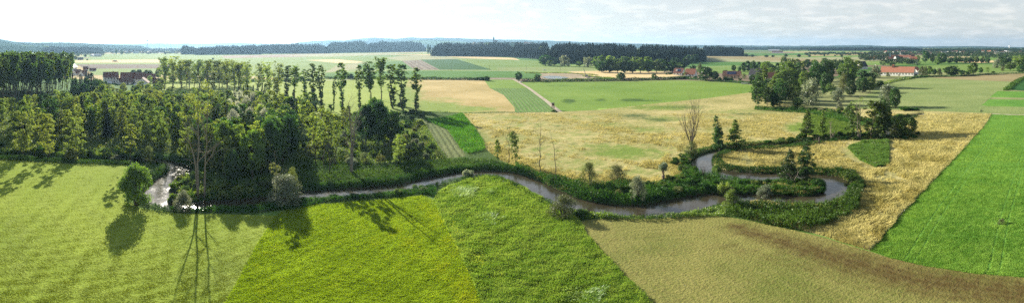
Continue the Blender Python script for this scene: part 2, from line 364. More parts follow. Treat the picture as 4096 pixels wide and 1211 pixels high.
land('grain_field','straw',[(3780,227),(3880,226),(3880,230),(3790,231)],'tan sliver of field near the far village at right')
land('pasture','light_green',[(3680,262),(3850,256),(4000,258),(4150,262),(4150,280),(3980,290),(3800,290),(3700,280)],'bright green pasture behind the tree belt at far right')
land('grain_field','straw',[(3800,246),(3900,243),(4010,240),(4010,248),(3900,252)],'tan field glimpsed between tree groups at far right')
land('stubble_field','brownish',[(3728,311),(3800,306),(3892,299),(4096,293),(4330,288),(4330,312),(4096,312),(4056,327),(3960,323),(3860,319)],'brownish stubble field at far right below the tree belt')
# --- big meadow at right
land('grain_meadow','pale_crop',[(3380,420),(3440,400),(3480,372),(3520,345),(3610,316),(3728,311),(3860,319),(3960,323),(4056,327),(4020,360),(3990,380),(3935,405),(3925,436),(3990,455),(3968,453),(3800,448),(3620,440),(3480,436),(3380,440)],
     'wide light green grain meadow before the white farm', row=[(3550,436),(3968,453)], patches=[(3700,356,40,4,.9),(3900,345,60,3,.6),(3600,400,30,4,.5)])
land('crop_field','dark_crop',[(4024,358),(4056,327),(4096,310),(4330,300),(4330,362),(4096,363)],'dark green crop wedge at the right edge')
land('clover_field','vivid',[(3990,364),(4096,366),(4330,370),(4330,395),(4096,391),(3960,388)],'bright green strip below the dark crop wedge', row=[(3990,364),(4330,370)])
land('clover_field','vivid',[(3955,396),(4096,399),(4330,402),(4330,430),(4096,427),(3925,422)],'second bright green strip above the field path at right', row=[(3955,396),(4330,402)])
land('grain_meadow','pale_crop',[(3925,424),(4096,428),(4330,432),(4330,462),(4096,459),(3970,454),(3920,450)],'light green headland strip by the field path')
# --- golden grassland
GOLD = [(1850,452),(2240,447),(2380,440),(2457,432),(2540,423),(2625,413),(2740,402),(2835,392),(2920,380),(3030,366),(3060,400),(3200,425),(3440,435),(3620,440),(3800,447),(3968,453),
        (3940,500),(3819,631),(3730,725),(3632,827),(3550,922),(3482,1002),(3300,945),(3180,914),(3000,880),(3000,800),(3000,700),(2800,700),(2600,750),(2400,790),(2200,740),(2095,680),(2000,640),(1935,590),(1900,520)]
land('golden_grassland','golden',GOLD,'uncut golden grass with green patches around the river bends',
     patches=[(2500,610,190,32,.9),(2420,585,160,18,.7),(2600,520,120,16,.6),(2150,600,100,20,.5),(2250,650,120,16,.5),(3000,560,140,10,.4),(2300,545,320,34,.42),(2700,610,160,36,.4),(2120,500,260,24,.42),(2480,500,240,16,.42),(2850,520,150,14,.35),(2560,690,110,26,.5),(2900,470,180,10,.45),(2230,600,200,40,.4),(2350,660,200,40,.5),(2050,560,80,40,.5),(2330,470,90,16,.5),(2640,430,200,12,.9),(2700,420,150,10,.5),(2950,445,170,12,.55),(2650,475,120,14,.7),(2300,500,120,12,.35),(2050,470,150,16,.5),(1900,560,90,60,.55),
              (3330,490,120,40,1.3),(3200,510,60,22,1.2),(3470,600,75,40,1.2),(3530,590,40,50,.8),(2980,640,60,25,.3),(3500,640,50,30,.6),(3550,700,60,20,.3),(2700,560,60,16,.4),(2420,690,60,16,.3)],
     patches2=[(2540,462,80,10,.8),(2640,480,60,7,.8),(2590,475,120,6,.6),(2720,428,120,7,.6),(2235,505,60,6,.45),(2480,540,50,5,.4),(3580,730,120,60,.35),(3440,860,140,60,.35),(2980,455,60,5,.8),(2300,575,50,5,.5)])  # faint olive ones at lower right paint the shadows in lodged grass
RW1 = dict(pg=poly(dense([(3240,440),(3300,452),(3420,470),(3440,500),(3420,540),(3290,545),(3200,540),(3210,490)], True)))
RW2 = dict(pg=poly(dense([(3390,590),(3450,565),(3550,562),(3553,600),(3550,660),(3500,668),(3440,640)], True)))
land('green_meadow','middle',[(2068,325),(2300,322),(2700,320),(2850,324),(2960,331),(3022,345),(3030,366),(2920,380),(2835,392),(2740,402),(2625,413),(2540,423),(2457,432),(2380,440),(2245,446),(2180,398),(2118,352)],
     'large smooth green meadow right of the dirt track', row=[(2068,325),(2245,446)], patches=[(2275,404,26,9,1.2),(2400,399,26,5,1.1),(2530,400,55,7,1.2),(2600,402,60,4,.7),(2250,342,80,5,.5),(2350,350,60,4,.4),(2620,370,60,4,.5)],
     patches2=[(2400,324,400,5,.8),(2900,326,150,8,.6)])
land('orange_grassland','orange',[(1600,316),(1700,317),(1935,318),(1975,340),(2015,380),(2058,430),(2060,447),(1850,450),(1560,452),(1560,380)],'dry orange brown grassland right of the poplar row',
     patches=[(1600,400,90,80,1.2),(1740,430,130,26,1.2),(1900,438,120,14,.9),(1800,395,60,8,.5),(1700,420,120,30,.8)])
land('crop_rows_field','rows',[(1955,350),(2112,352),(2180,398),(2235,441),(2200,447),(2062,447),(2058,430),(2015,380)],'triangular field of crop rows left of the dirt track', row=[(2055,318),(2112,352),(2180,398),(2235,441)])
land('green_meadow','middle',[(1935,318),(2050,318),(2085,334),(2112,352),(1960,352)],'small green meadow corner beside the hedge and the track')
land('backlit_meadow','backlit',[(560,318),(1000,318),(1640,318),(1600,360),(1570,400),(1560,455),(1300,462),(1000,440),(700,420),(560,380)],'sunny yellow green meadow behind the poplar row')
# --- near fields
land('rough_grassland','rough',[(-320,455),(0,430),(300,395),(700,410),(1000,430),(1300,462),(1700,445),(1850,450),(1900,520),(1935,590),(2000,640),(2095,680),(2200,740),(2350,790),(2500,800),(2650,770),(2800,720),(2870,690),(3100,700),(3300,690),(3440,740),(3440,830),(3200,925),
     (3000,888),(2800,866),(2500,872),(2300,880),(2150,790),(2060,712),(1900,712),(1790,740),(1700,800),(1500,812),(1200,828),(1000,860),(700,852),(560,828),(490,720),(500,662),(250,655),(0,640),(-320,640)],
     'rough dark green vegetation along the river and under the trees')
land('cleared_strip','swath',[(1690,478),(1752,478),(1790,520),(1835,580),(1866,625),(1790,632),(1755,580),(1722,530)],'strip of freshly mown dark swaths beside the reed patch', row=[(1752,478),(1790,520),(1866,625)])
land('reed_meadow','crop',[(1752,478),(1850,455),(1880,490),(1930,560),(1935,590),(1850,600),(1800,530)],'lush bright green reed patch right of the mown strip')
land('mown_meadow','mown',[(-340,640),(0,633),(120,641),(260,650),(400,652),(500,658),(535,690),(505,740),(510,800),(560,832),(700,852),(900,856),(1105,862),(1040,960),(970,1090),(905,1211),(850,1320),(780,1500),(-340,1500)],
     'large mown lime green meadow at the left', row=[(-340,640),(0,633),(260,650),(500,658),(505,740),(510,800),(560,832),(900,856),(1105,862)], patches=[(60,1000,140,200,.5),(900,1100,200,100,.6)])
land('crop_field','crop',[(1105,862),(1130,842),(1200,826),(1400,806),(1600,792),(1690,782),(1735,800),(1780,900),(1830,1000),(1890,1120),(1925,1211),(1960,1320),(2000,1500),(780,1500),(850,1320),(905,1211),(970,1090),(1040,960)],
     'young green crop turning yellow at the centre left', row=[(1105,862),(1040,960),(970,1090),(905,1211),(780,1500)],
     patches=[(1700,880,80,70,.5),(1620,980,160,110,.32),(1780,1010,60,120,.6),(1860,1150,55,120,.95),(1450,900,200,60,.2)])
land('tall_grass_meadow','tall',[(1735,800),(1750,770),(1800,742),(1880,712),(1960,704),(2040,712),(2100,745),(2180,800),(2250,852),(2318,885),(2345,940),(2450,1060),(2592,1211),(2700,1320),(2880,1500),(2000,1500),(1960,1320),(1925,1211),(1890,1120),(1830,1000),(1780,900)],
     'wedge of tall green grass widening toward the viewer', patches=[(1860,1080,70,130,.85),(1800,950,40,100,.6),(1980,1150,60,120,.25)])
STUB_TOP = [(2300,890),(2340,880),(2400,874),(2550,870),(2700,864),(2800,860),(2900,866),(3000,884),(3100,906),(3180,922),(3300,950),(3482,1006),(3560,1030),(3700,1062),(3900,1092),(4096,1108),(4340,1122)]
land('stubble_field','stubble',STUB_TOP + [(4340,1500),(2880,1500),(2700,1320),(2592,1211),(2450,1060),(2345,940)],'mown stubble field with curved swaths and a brown band',
     row=[(2880,1500),(2700,1320),(2592,1211),(2450,1060),(2370,950),(2390,900),(2500,882),(2700,868),(2850,868),(3000,888),(3180,926),(3300,954),(3482,1010),(3700,1066),(4096,1112),(4340,1126)],
     patches=[(2950+40*i, float(np.interp(2950+40*i, [2950,3000,3300,3700,4096,4300], [908,930,1020,1122,1180,1196])), 60, float(np.interp(i, [0,4,12,34], [14,28,62,92])), .95) for i in range(34)] + [(2900+70*i, 985+18*i, 80, 9, .4) for i in range(14)])
EDGE = [(3482,1002),(3550,922),(3632,827),(3730,725),(3819,631),(3940,500),(3968,455)]
land('clover_field','vivid',EDGE + [(4096,460),(4340,466),(4340,1122),(4096,1108),(3900,1092),(3700,1062),(3560,1030)],'large vivid green clover field at the right', row=EDGE)
# --- tracks and roads
land('dirt_track','dirt',ribbon([(2052,316),(2085,334),(2118,354),(2150,378),(2185,403),(2215,428),(2240,447)],3.0),'pale farm track beside the crop rows',world=True)
land('country_road','dirt',ribbon([(1200,286),(1500,281),(1800,280),(2048,284),(2200,284),(2400,280)],5),'thin country road across the plain',world=True)
land('farm_lane','dirt',ribbon([(900,322),(1300,322),(1450,316),(1700,312),(1930,314),(2060,317),(2200,321),(2450,318),(2600,313),(2720,308)],4.5),'pale lane behind the long dark hedge',world=True)
land('field_path','dirt',ribbon([(3965,455),(4040,458),(4200,462),(4340,466)],2.2),'pale path along the top of the vivid green field',world=True)
land('field_path','dirt',ribbon([(2735,270),(2850,266),(2960,264)],4),'pale path beyond the bungalows',world=True)
land('field_path','dirt',ribbon([(3240,252),(3330,245),(3400,240)],4),'pale path crossing the khaki field',world=True)
land('field_path','dirt',ribbon([(2165,245),(2170,252),(2185,256)],4),'short curved path beside the central wood',world=True)

FD['patchwork'] = None
def patchwork():
    m = MT('patchwork'); co = m.co(); mp = m.n('ShaderNodeMapping'); mp.inputs['Scale'].default_value = (.0016, .0042, 1); mp.inputs['Rotation'].default_value = (0, 0, .35)
    m.t.links.new(co, mp.inputs[0])
    cols = None
    vo = m.n('ShaderNodeTexVoronoi', distance='CHEBYCHEV'); m.t.links.new(mp.outputs[0], vo.inputs['Vector']); vo.inputs['Scale'].default_value = 1; vo.inputs['Randomness'].default_value = .85
    rp = m.n('ShaderNodeValToRGB'); rp.color_ramp.interpolation = 'CONSTANT'
    sx = m.n('ShaderNodeSeparateColor'); m.t.links.new(vo.outputs['Color'], sx.inputs[0]); m.t.links.new(sx.outputs[0], rp.inputs[0])
    e = rp.color_ramp.elements; pal = [(.11,.19,.04),(.19,.27,.07),(.075,.16,.035),(.24,.26,.11),(.38,.30,.14),(.14,.24,.05),(.19,.15,.10),(.22,.30,.08)]
    e[0].color = (*pal[0], 1); e[0].position = 0; e[1].position = 1/8; e[1].color = (*pal[1], 1)
    for i in range(2, 8): q = e.new(i/8); q.color = (*pal[i], 1)
    n = m.noise(.02, 5)
    hs = m.n('ShaderNodeHueSaturation'); m.inp(hs, 'Color', rp.outputs[0]); m.inp(hs, 'Value', m.rr(n, .3, .7, .8, 1.2))
    return m.bsdf(hs.outputs[0], 1, None, .05)
FD['patchwork'] = patchwork()

def build_ground():
    pts = []; edges = []
    def addline(pl, closed=True):
        b = len(pts); n = len(pl)
        pts.extend((float(p[0]), float(p[1])) for p in pl)
        edges.extend((b+i, b+(i+1) % n) for i in range(n if closed else n-1))
    for ld in LAND: addline(ld['pg'])
    for off in (-1.2, 0, .9, 1.9):
        for e in riv_edge(off): pts.extend(map(tuple, e))
    pts.extend(map(tuple, riv[:, :2])); pts.extend(map(tuple, pond))
    xs = np.arange(-330, 4430, 15); ys = np.concatenate([np.arange(236, 300, 4.5), np.arange(300, 700, 6), np.arange(700, 1240, 10), np.arange(1240, 1520, 40)])
    g = np.random.default_rng(1)
    for k, yy in enumerate(ys):
        a = xs + (7 if k % 2 else 0); p = [P(x + g.uniform(-2, 2), yy)[:2] for x in a]; pts.extend(p)
    for r_, n in ((12500, 64), (9000, 48), (6000, 48), (3500, 64), (1800, 60), (40, 16), (15, 8)):
        for i in range(n): a = 2*math.pi*(i + .37)/n; pts.append((r_*math.sin(a), r_*math.cos(a)))
    for r_ in (80, 150, 300, 600, 1000):
        for i in range(40):
            a = -math.pi + 2*math.pi*i/40
            if abs(a) > 1.32: pts.append((r_*math.sin(a), r_*math.cos(a)))
    vs, _, fs, *_ = delaunay_2d_cdt([Vector(p) for p in pts], edges, [], 0, 1e-3)
    V = np.array([(v[0], v[1]) for v in vs]); T = np.array([f for f in fs if len(f) == 3], np.int64)
    Z = gz(V[:, 0], V[:, 1]); cen = V[T].mean(axis=1); cls = np.full(len(T), -1)
    a = V[T]; ar = (a[:,1,0]-a[:,0,0])*(a[:,2,1]-a[:,0,1]) - (a[:,2,0]-a[:,0,0])*(a[:,1,1]-a[:,0,1]); T[ar < 0] = T[ar < 0][:, ::-1]
    for i, ld in enumerate(LAND): cls[inside(ld['pg'], cen[:, 0], cen[:, 1])] = i
    near = np.hypot(cen[:, 0], cen[:, 1]) < 420
    rd = np.full(len(cen), 99.); rd[near] = riv_dist(cen[near, 0], cen[near, 1]); cls[rd < .5] = -2
    px, py = to_px(V[:, 0], V[:, 1])
    def piece(name, k, mat, label, ld=None):
        t = T[cls == k]
        if not len(t): return
        u, inv = np.unique(t, return_inverse=True); inv = inv.reshape(t.shape); at = {}
        if ld is not None:
            for key, ps in (('patch', ld['p']), ('patch2', ld['p2'])):
                v = np.zeros(len(u))
                for cx, cy, rx, ry, am in ps: v = np.maximum(v, am * np.exp(-(((px[u]-cx)/rx)**2 + ((py[u]-cy)/ry)**2)))
                at[key] = v
            if ld['row'] is not None: at['row'] = dist_line([P(*q)[:2] for q in dense(ld['row'])], V[u, 0], V[u, 1])
        me = mesh_np(name, np.column_stack([V[u], Z[u]]), inv, FD[mat], smooth=True, attrs=at)
        tag(link(name, me), label, name.replace('_', ' '), None, 'structure')
    piece('ground', -1, 'patchwork', 'patchwork of far fields reaching the horizon')
    piece('river_bed', -2, 'earth', 'dark earth bank and bed of the meandering river')
    for i, ld in enumerate(LAND): piece(ld['name'], i, ld['mat'], ld['label'], ld)
build_ground()

# ------------------------------------------------------------------ water
def water(name, col, sc=1.2, b=.05, rough=.06):
    m = MT(name); n = m.noise(sc, 3, .6, dist=.4); n2 = m.noise(.12, 3)
    c = m.mix(m.rr(n2, .35, .65), col, tuple(q*1.7 for q in col))
    return m.bsdf(c, m.rr(m.noise(.25, 3), .4, .7, rough, rough*3), m.bump(m.math('ADD', n, m.math('MULTIPLY', m.noise(sc*.35, 2), 1.5)), b), .6)
MW = water('river_water', (.036,.030,.018), 1.1, .04, .05)
l_, r_ = riv_edge(1.6); n = len(riv)
# a sheet of quads across the stream; the banks rise through it, so its edge is the shoreline
v = np.vstack([np.column_stack([l_, np.full(n, WZ)]), np.column_stack([r_, np.full(n, WZ)])])
f = np.array([(i, i+1, n+i+1, n+i) for i in range(n-1)])
tag(link('river_water', mesh_np('river_water', v, f, MW)), 'brown water of the narrow river winding through the meadows', 'river', None, 'structure')
pc = pond.mean(axis=0); pv = np.vstack([pc + (pond - pc) * 1.25]); pv = np.column_stack([pv, np.full(len(pv), -.22)])
me = bpy.data.meshes.new('pond_water'); me.from_pydata([tuple(q) for q in pv], [], [tuple(range(len(pv)))]); me.materials.append(water('pond_water', (.06,.07,.06), .5))
tag(link('pond_water', me), 'pale still pond in the gravel pit', 'pond', None, 'structure')
# ------------------------------------------------------------------ vegetation materials
BARK = plain('bark', (.10,.085,.065), .9, .35, 3); PALEBARK = plain('pale_bark', (.25,.21,.165), .85, .3, 2.5); GREYBARK = plain('grey_bark', (.10,.085,.07), .9, .3, 2)
BROWNBARK = plain('brown_bark', (.17,.12,.085), .9, .3, 2)
LF = dict(
 green=leafmat('leaf_green', (.03,.08,.018), (.27,.37,.065), .5, .035, grough=.55, tmul=(1.15,1.25,.5)),
 light=leafmat('leaf_light', (.09,.15,.03), (.47,.52,.12), .5, .045, grough=.55, tmul=(1.15,1.25,.5)),
 dark=leafmat('leaf_dark', (.014,.045,.016), (.11,.20,.045), .44, .03, tmul=(1.05,1.25,.55)),
 spruce=leafmat('leaf_spruce', (.008,.024,.012), (.034,.062,.022), .15, .02),
 silver=leafmat('leaf_silver', (.10,.14,.07), (.38,.41,.27), .42, .05, tmul=(1.1,1.1,.8)),
 bright=leafmat('leaf_silver_bright', (.26,.29,.21), (.62,.62,.50), .45, .08, tmul=(1.1,1.1,.85)),
 olive=leafmat('leaf_olive', (.07,.10,.035), (.25,.29,.11), .42, .03),
 reed=leafmat('leaf_reed', (.022,.07,.012), (.09,.19,.03), .4, .012, scale=.12),
 lush=leafmat('leaf_lush', (.07,.19,.02), (.15,.32,.04), .4, .01, scale=.12),
 under=leafmat('leaf_under', (.08,.14,.02), (.28,.35,.07), .48, .04, scale=.15),
)
def leafquads(pos, size, g, flat=0.0, aspect=.6):
    n = len(pos); u = g.normal(size=(n, 3)); u[:, 2] *= (1 - flat); u /= np.linalg.norm(u, axis=1)[:, None]
    w_ = g.normal(size=(n, 3)); w_[:, 2] *= (1 - flat*.6); v = np.cross(u, w_) if flat == 0 else w_ - (w_*u).sum(1)[:, None]*u
    v /= np.linalg.norm(v, axis=1)[:, None] + 1e-9
    s = (size * g.uniform(.55, 1.35, n))[:, None]
    u = u * s; v = v * s * aspect
    V = np.stack([pos-u, pos-v, pos+u*1.0, pos+v], axis=1).reshape(-1, 3)
    return V, np.arange(4*n).reshape(n, 4)
def ball(n, g, shell=.0):
    p = g.normal(size=(n, 3)); p /= np.linalg.norm(p, axis=1)[:, None]
    return p * ((shell + (1-shell) * g.uniform(0, 1, n)) ** (1/2.4))[:, None]
def clumps(cent, rad, n, g, squash=.75, shell=.1):
    """n leaf positions spread over clumps at cent (m,3) of radius rad (m,)"""
    wgt = rad**2.2; wgt = wgt / wgt.sum(); k = g.choice(len(cent), n, p=wgt)
    b = ball(n, g, shell); b[:, 2] *= squash
    return cent[k] + b * rad[k][:, None]
# every kind returns (leaf positions, width, height, trunk MB); heights in metres
def limb(mb, a, b, r0, r1, g, sag=.0, n=5, k=4):
    a = np.array(a, float); b = np.array(b, float); pts = []
    for i in range(k+1):
        t = i/k; p = a + (b-a)*t; j = np.linalg.norm(b-a)*.04*(0 if i in (0,) else 1)
        p = p + g.normal(size=3)*j*.5; p[2] -= sag*math.sin(t*3.14); pts.append(p)
    mb.tube(pts, [r0+(r1-r0)*i/k for i in range(k+1)], n)
def t_broad(g, h=14., wd=10., base=.15, m=70, lean=0, fill=.5):
    mb = MB(); cr0 = h*base; cz = (h+cr0)/2; hz = (h-cr0)/2
    limb(mb, (0,0,-.4), (0,0,h*.62), h*.024, h*.008, g, n=6)
    b = ball(m, g, fill); cent = np.column_stack([b[:,0]*wd*.40, b[:,1]*wd*.40, cz + b[:,2]*hz*.84])
    cent[:, :2] *= (1 - .35*np.clip((cent[:,2:3]-cz)/hz, 0, 1))
    rad = g.uniform(.09, .20, m) * wd * .95
    for q in cent[g.choice(m, 7, False)]: limb(mb, (0,0,max(h*.12, q[2]*.45)), q, h*.010, h*.003, g, n=4, k=3)
    return cent, rad, wd, h, mb
def t_poplar(g, h=30., wd=8., base=.38, m=120):
    """bare lower trunk, rising limbs, airy crown widest in its upper half"""
    mb = MB(); lx, ly = g.normal()*.6, g.normal()*.6; limb(mb, (0,0,-.4), (lx, ly, h*.93), h*.012, h*.002, g, n=6, k=6)
    cent = []; rad = []; nl = int(g.integers(9, 14))
    for i in range(nl):
        t0 = g.uniform(base*.75, .8); a = i*2.4 + g.normal()*.4; zt = min(.97, t0 + g.uniform(.18, .38)); env = wd*.5*(.25 + .6*math.sin(min(3.1, max(0, (zt-base)/(1-base))*2.5)))
        p0 = np.array((lx*t0, ly*t0, h*t0)); p1 = np.array((lx*zt + env*.85*math.cos(a), ly*zt + env*.85*math.sin(a), h*zt)); limb(mb, p0, p1, h*.006, h*.0015, g, n=4, k=3)
        for q in range(m//nl):
            f = g.uniform(.25, 1.08); c = p0 + (p1-p0)*f + g.normal(size=3)*np.array([1, 1, 1.2])*wd*.085; cent.append(c); rad.append(wd*g.uniform(.05, .13))
    for q in range(m//2):
        t = g.uniform(base, .97); u_ = (t-base)/(1-base); r = wd*.5*(.25+.62*math.sin(min(3.0, .25+u_*2.5)))*math.sqrt(g.uniform()); a = g.uniform(0, 6.28); cent.append((lx*t+r*math.cos(a), ly*t+r*math.sin(a), h*t)); rad.append(wd*g.uniform(.06, .13))
    for q in range(m//8): t = g.uniform(base*.5, .99); cent.append((lx*t + g.normal()*wd*.04, ly*t + g.normal()*wd*.04, h*t)); rad.append(wd*g.uniform(.05, .10))
    return np.array(cent), np.array(rad), wd, h, mb
def t_column(g, h=20., wd=4., base=.05, m=170):
    """poplar with foliage all along the trunk, irregular side tufts and a fuller head"""
    mb = MB(); lx, ly = g.normal()*.5, g.normal()*.5; limb(mb, (0,0,-.4), (lx, ly, h*.96), h*.013, h*.002, g, n=6, k=6)
    cent = []; rad = []; top = g.uniform(.38, .55)
    for i in range(m):
        t = base + (1-base)*g.uniform(0, 1); a = g.uniform(0, 6.28); e = .26 if t < top else .26 + .62*math.sin(min(3.0, (t-top)/(1-top)*2.9+.15)); r = wd*.5*e*math.sqrt(g.uniform())
        cent.append((lx*t+r*math.cos(a), ly*t+r*math.sin(a), h*t)); rad.append(wd*g.uniform(.05, .11))
    for i in range(int(g.integers(7, 12))):
        t = g.uniform(.15, .92); a = g.uniform(0, 6.28); L_ = wd*g.uniform(.25, .5); p0 = np.array((lx*t, ly*t, h*t)); p1 = p0 + np.array((math.cos(a)*L_, math.sin(a)*L_, L_*g.uniform(.8, 1.6))); limb(mb, p0, p1, h*.004, h*.001, g, n=4, k=2)
        for q in range(7): cent.append(p0 + (p1-p0)*g.uniform(.4, 1.1) + g.normal(size=3)*wd*.04); rad.append(wd*g.uniform(.05, .10))
    return np.array(cent), np.array(rad), wd, h, mb
def t_alder(g, h=15., wd=5.5, base=.12, m=110, pw=1.0, sparse=1.0):
    mb = MB(); limb(mb, (0,0,-.4), (g.normal()*.3, g.normal()*.3, h*.98), h*.013, h*.0015, g, n=6, k=6)
    cent = []; rad = []
    for i in range(m):
        t = g.uniform(0, 1)**.9; z = h*(base + (1-base)*t); env = wd*.5*((1-t)**.75*.95 + .08) * (1 if t > .12 else .75)
        a = g.uniform(0, 6.28); r = env*g.uniform(.25, 1.0); q = (r*math.cos(a), r*math.sin(a), z + r*.12); cent.append(q); rad.append(wd*(.05+.10*(1-t))*g.uniform(.7,1.3)*sparse)
        if i % 4 == 0: limb(mb, (0,0,max(.3, z-r*.35)), q, h*.0035, h*.001, g, n=4, k=2)
    return np.array(cent), np.array(rad), wd, h, mb
def t_young(g, h=15., wd=6., base=.14, m=120):
    """slender deciduous tree with an irregular feathery crown"""
    mb = MB(); lx, ly = g.normal()*.5, g.normal()*.5; limb(mb, (0,0,-.4), (lx, ly, h*.96), h*.012, h*.0015, g, n=6, k=6)
    cent = []; rad = []; ph = g.uniform(0, 6.28, 3)
    for i in range(m):
        t = g.uniform(0, 1)**.85; z = h*(base + (.97-base)*t); a = g.uniform(0, 6.28)
        env = wd*.5*(.42 + .58*math.sin(min(3.14, .5+t*2.5)))*(1 + .28*math.sin(a*2+t*7+ph[0]) + .2*math.sin(t*17+ph[1])); r = env*math.sqrt(g.uniform(.02, 1))
        q = (lx*t+r*math.cos(a), ly*t+r*math.sin(a), z); cent.append(q); rad.append(wd*g.uniform(.045, .125))
        if i % 7 == 0: limb(mb, (lx*t*.8, ly*t*.8, max(.3, z-r*.7)), q, h*.004, h*.001, g, n=4, k=2)
    return np.array(cent), np.array(rad), wd, h, mb
def t_spruce(g, h=22., wd=6., base=.06, m=70):
    mb = MB(); limb(mb, (0,0,-.4), (0,0,h*.99), h*.012, h*.001, g, n=6, k=5)
    cent = []; rad = []
    for i in range(m):
        t = (i+.5)/m; z = h*(base+(1-base)*t); env = wd*.5*(1-t)**.9; a = i*2.4 + g.normal()*.3; r = env*g.uniform(.35, .9)
        cent.append((r*math.cos(a), r*math.sin(a), z - r*.25)); rad.append(max(.35, wd*.17*(1.1-t)))
    return np.array(cent), np.array(rad), wd, h, mb
def t_willow(g, h=9., wd=8., base=.03, m=64):
    mb = MB(); cent = []; rad = []
    for i in range(m):
        a = g.uniform(0, 6.28); e = g.uniform(-.05, 1.5); L_ = (.5+.5*g.uniform()**.5)
        q = np.array((math.cos(a)*math.cos(e)*wd*.42*L_, math.sin(a)*math.cos(e)*wd*.42*L_, h*.10 + math.sin(e)*h*.80*L_)); cent.append(q); rad.append(wd*g.uniform(.10, .2))
        if i % 4 == 0: limb(mb, (g.normal()*.1, g.normal()*.1, -.3), q, h*.016, h*.004, g, n=4, k=3)
    return np.array(cent), np.array(rad), wd, h, mb
def t_shrub(g, h=3., wd=3.5, m=18):
    mb = MB(); cent = []; rad = []
    for i in range(m):
        a = g.uniform(0, 6.28); r = wd*.36*math.sqrt(g.uniform()); z = h*.18 + (h*.60)*g.uniform()*math.sqrt(max(.05, 1-(r/(wd*.42))**2))
        q = (r*math.cos(a), r*math.sin(a), z); cent.append(q); rad.append(wd*g.uniform(.11, .2))
        if i % 4 == 0: limb(mb, (g.normal()*.05, g.normal()*.05, -.2), q, .06, .02, g, n=4, k=2)
    return np.array(cent), np.array(rad), wd, h, mb
#        builder, kwargs, leaf material, leaves hi/mid/lo, leaf size hi, bark, object name
KIND = dict(
 broad=(t_broad, dict(base=.07), 'green', (9000,3800,1000), .23, BARK, 'broadleaf_tree'),
 broad_dark=(t_broad, dict(base=.02), 'dark', (10000,4200,1100), .24, BARK, 'broadleaf_tree'),
 broad_light=(t_broad, dict(base=.07), 'light', (9000,3800,1000), .23, BARK, 'broadleaf_tree'),
 poplar=(t_poplar, {}, 'green', (6000,3000,900), .23, BROWNBARK, 'poplar_tree'),
 poplar_dark=(t_poplar, dict(base=.42, m=110), 'green', (8000,4200,1000), .25, BROWNBARK, 'poplar_tree'),
 poplar_light=(t_poplar, dict(wd=9., base=.2), 'light', (6000,3000,900), .22, BROWNBARK, 'poplar_tree'),
 column=(t_column, {}, 'green', (6000,3200,800), .17, BARK, 'poplar_tree'),
 alder=(t_young, {}, 'light', (6500,3200,700), .17, BARK, 'alder_tree'),
 cone=(t_alder, {}, 'green', (8000,3600,700), .17, BARK, 'alder_tree'),
 alder_green=(t_young, {}, 'green', (6800,3200,700), .17, BARK, 'alder_tree'),
 alder_dark=(t_young, dict(wd=6.), 'dark', (8000,3600,700), .17, BARK, 'alder_tree'),
 cone_dark=(t_alder, dict(wd=6.5), 'dark', (8500,3600,700), .17, BARK, 'alder_tree'),
 alder_thin=(t_young, dict(base=.38, wd=4.2, m=60), 'light', (2600,1400,400), .16, BARK, 'alder_tree'),
 spruce=(t_spruce, {}, 'spruce', (7000,3000,700), .22, GREYBARK, 'spruce_tree'),
 willow_bright=(t_willow, dict(m=50), 'bright', (9000,3800,900), .15, BARK, 'willow_tree'),
 willow=(t_willow, {}, 'silver', (9000,3800,900), .15, BARK, 'willow_tree'),
 willow_green=(t_willow, {}, 'green', (12000,4200,900), .16, BARK, 'willow_tree'),
 willow_olive=(t_willow, {}, 'olive', (6000,3000,800), .14, BARK, 'willow_tree'),
 shrub=(t_shrub, {}, 'green', (2600,1300,380), .125, BARK, 'shrub'),
 shrub_dark=(t_shrub, {}, 'reed', (2800,1300,380), .125, BARK, 'shrub'),
 shrub_light=(t_shrub, {}, 'light', (2600,1300,380), .12, BARK, 'shrub'),
 shrub_silver=(t_shrub, {}, 'silver', (2600,1300,380), .115, BARK, 'shrub'),
 shrub_olive=(t_shrub, {}, 'olive', (1600,900,350), .105, BARK, 'shrub'),
)
PROTO = {}
def proto(kind, lod, var):
    key = (kind, lod, var)
    if key in PROTO: return PROTO[key]
    fn, kw, lm, nl, ls, bark, nm = KIND[kind]; g = np.random.default_rng(hash_(kind) + var*17)
    cent, rad, wd, h, mb = fn(g, **kw); n = nl[lod]
    size = ls * (1, 1.5, 3.0)[lod] * (1 if fn is not t_poplar and fn is not t_spruce else 1.15)
    pos = clumps(cent, rad, n, g); st = g.uniform(size=n) < .16; pos[st] += g.normal(size=(st.sum(), 3))*np.array([.05, .05, .03])*np.array([wd, wd, wd]); pos[:, 2] = np.maximum(pos[:, 2], .05)
    V, Fq = leafquads(pos, size, g, aspect=.62)
    crown = mesh_np(nm + '_crown', V, Fq, LF[lm])
    if lod == 2:
        V2 = np.array(mb.v); Fq2 = [np.array([f for f in mb.f if len(f) == 4]) + len(V)]
        crown = mesh_np(nm, np.vstack([V, V2]), [Fq, Fq2[0]], [LF[lm], bark], [0]*len(Fq) + [1]*len(Fq2[0])); tr = None
    else: tr = mb.mesh(nm + '_trunk', bark, True)
    PROTO[key] = (crown, tr, wd, h, nm); return PROTO[key]
def hash_(s): return sum((i+3) * ord(c) for i, c in enumerate(s))
TREES = []; NV = 5
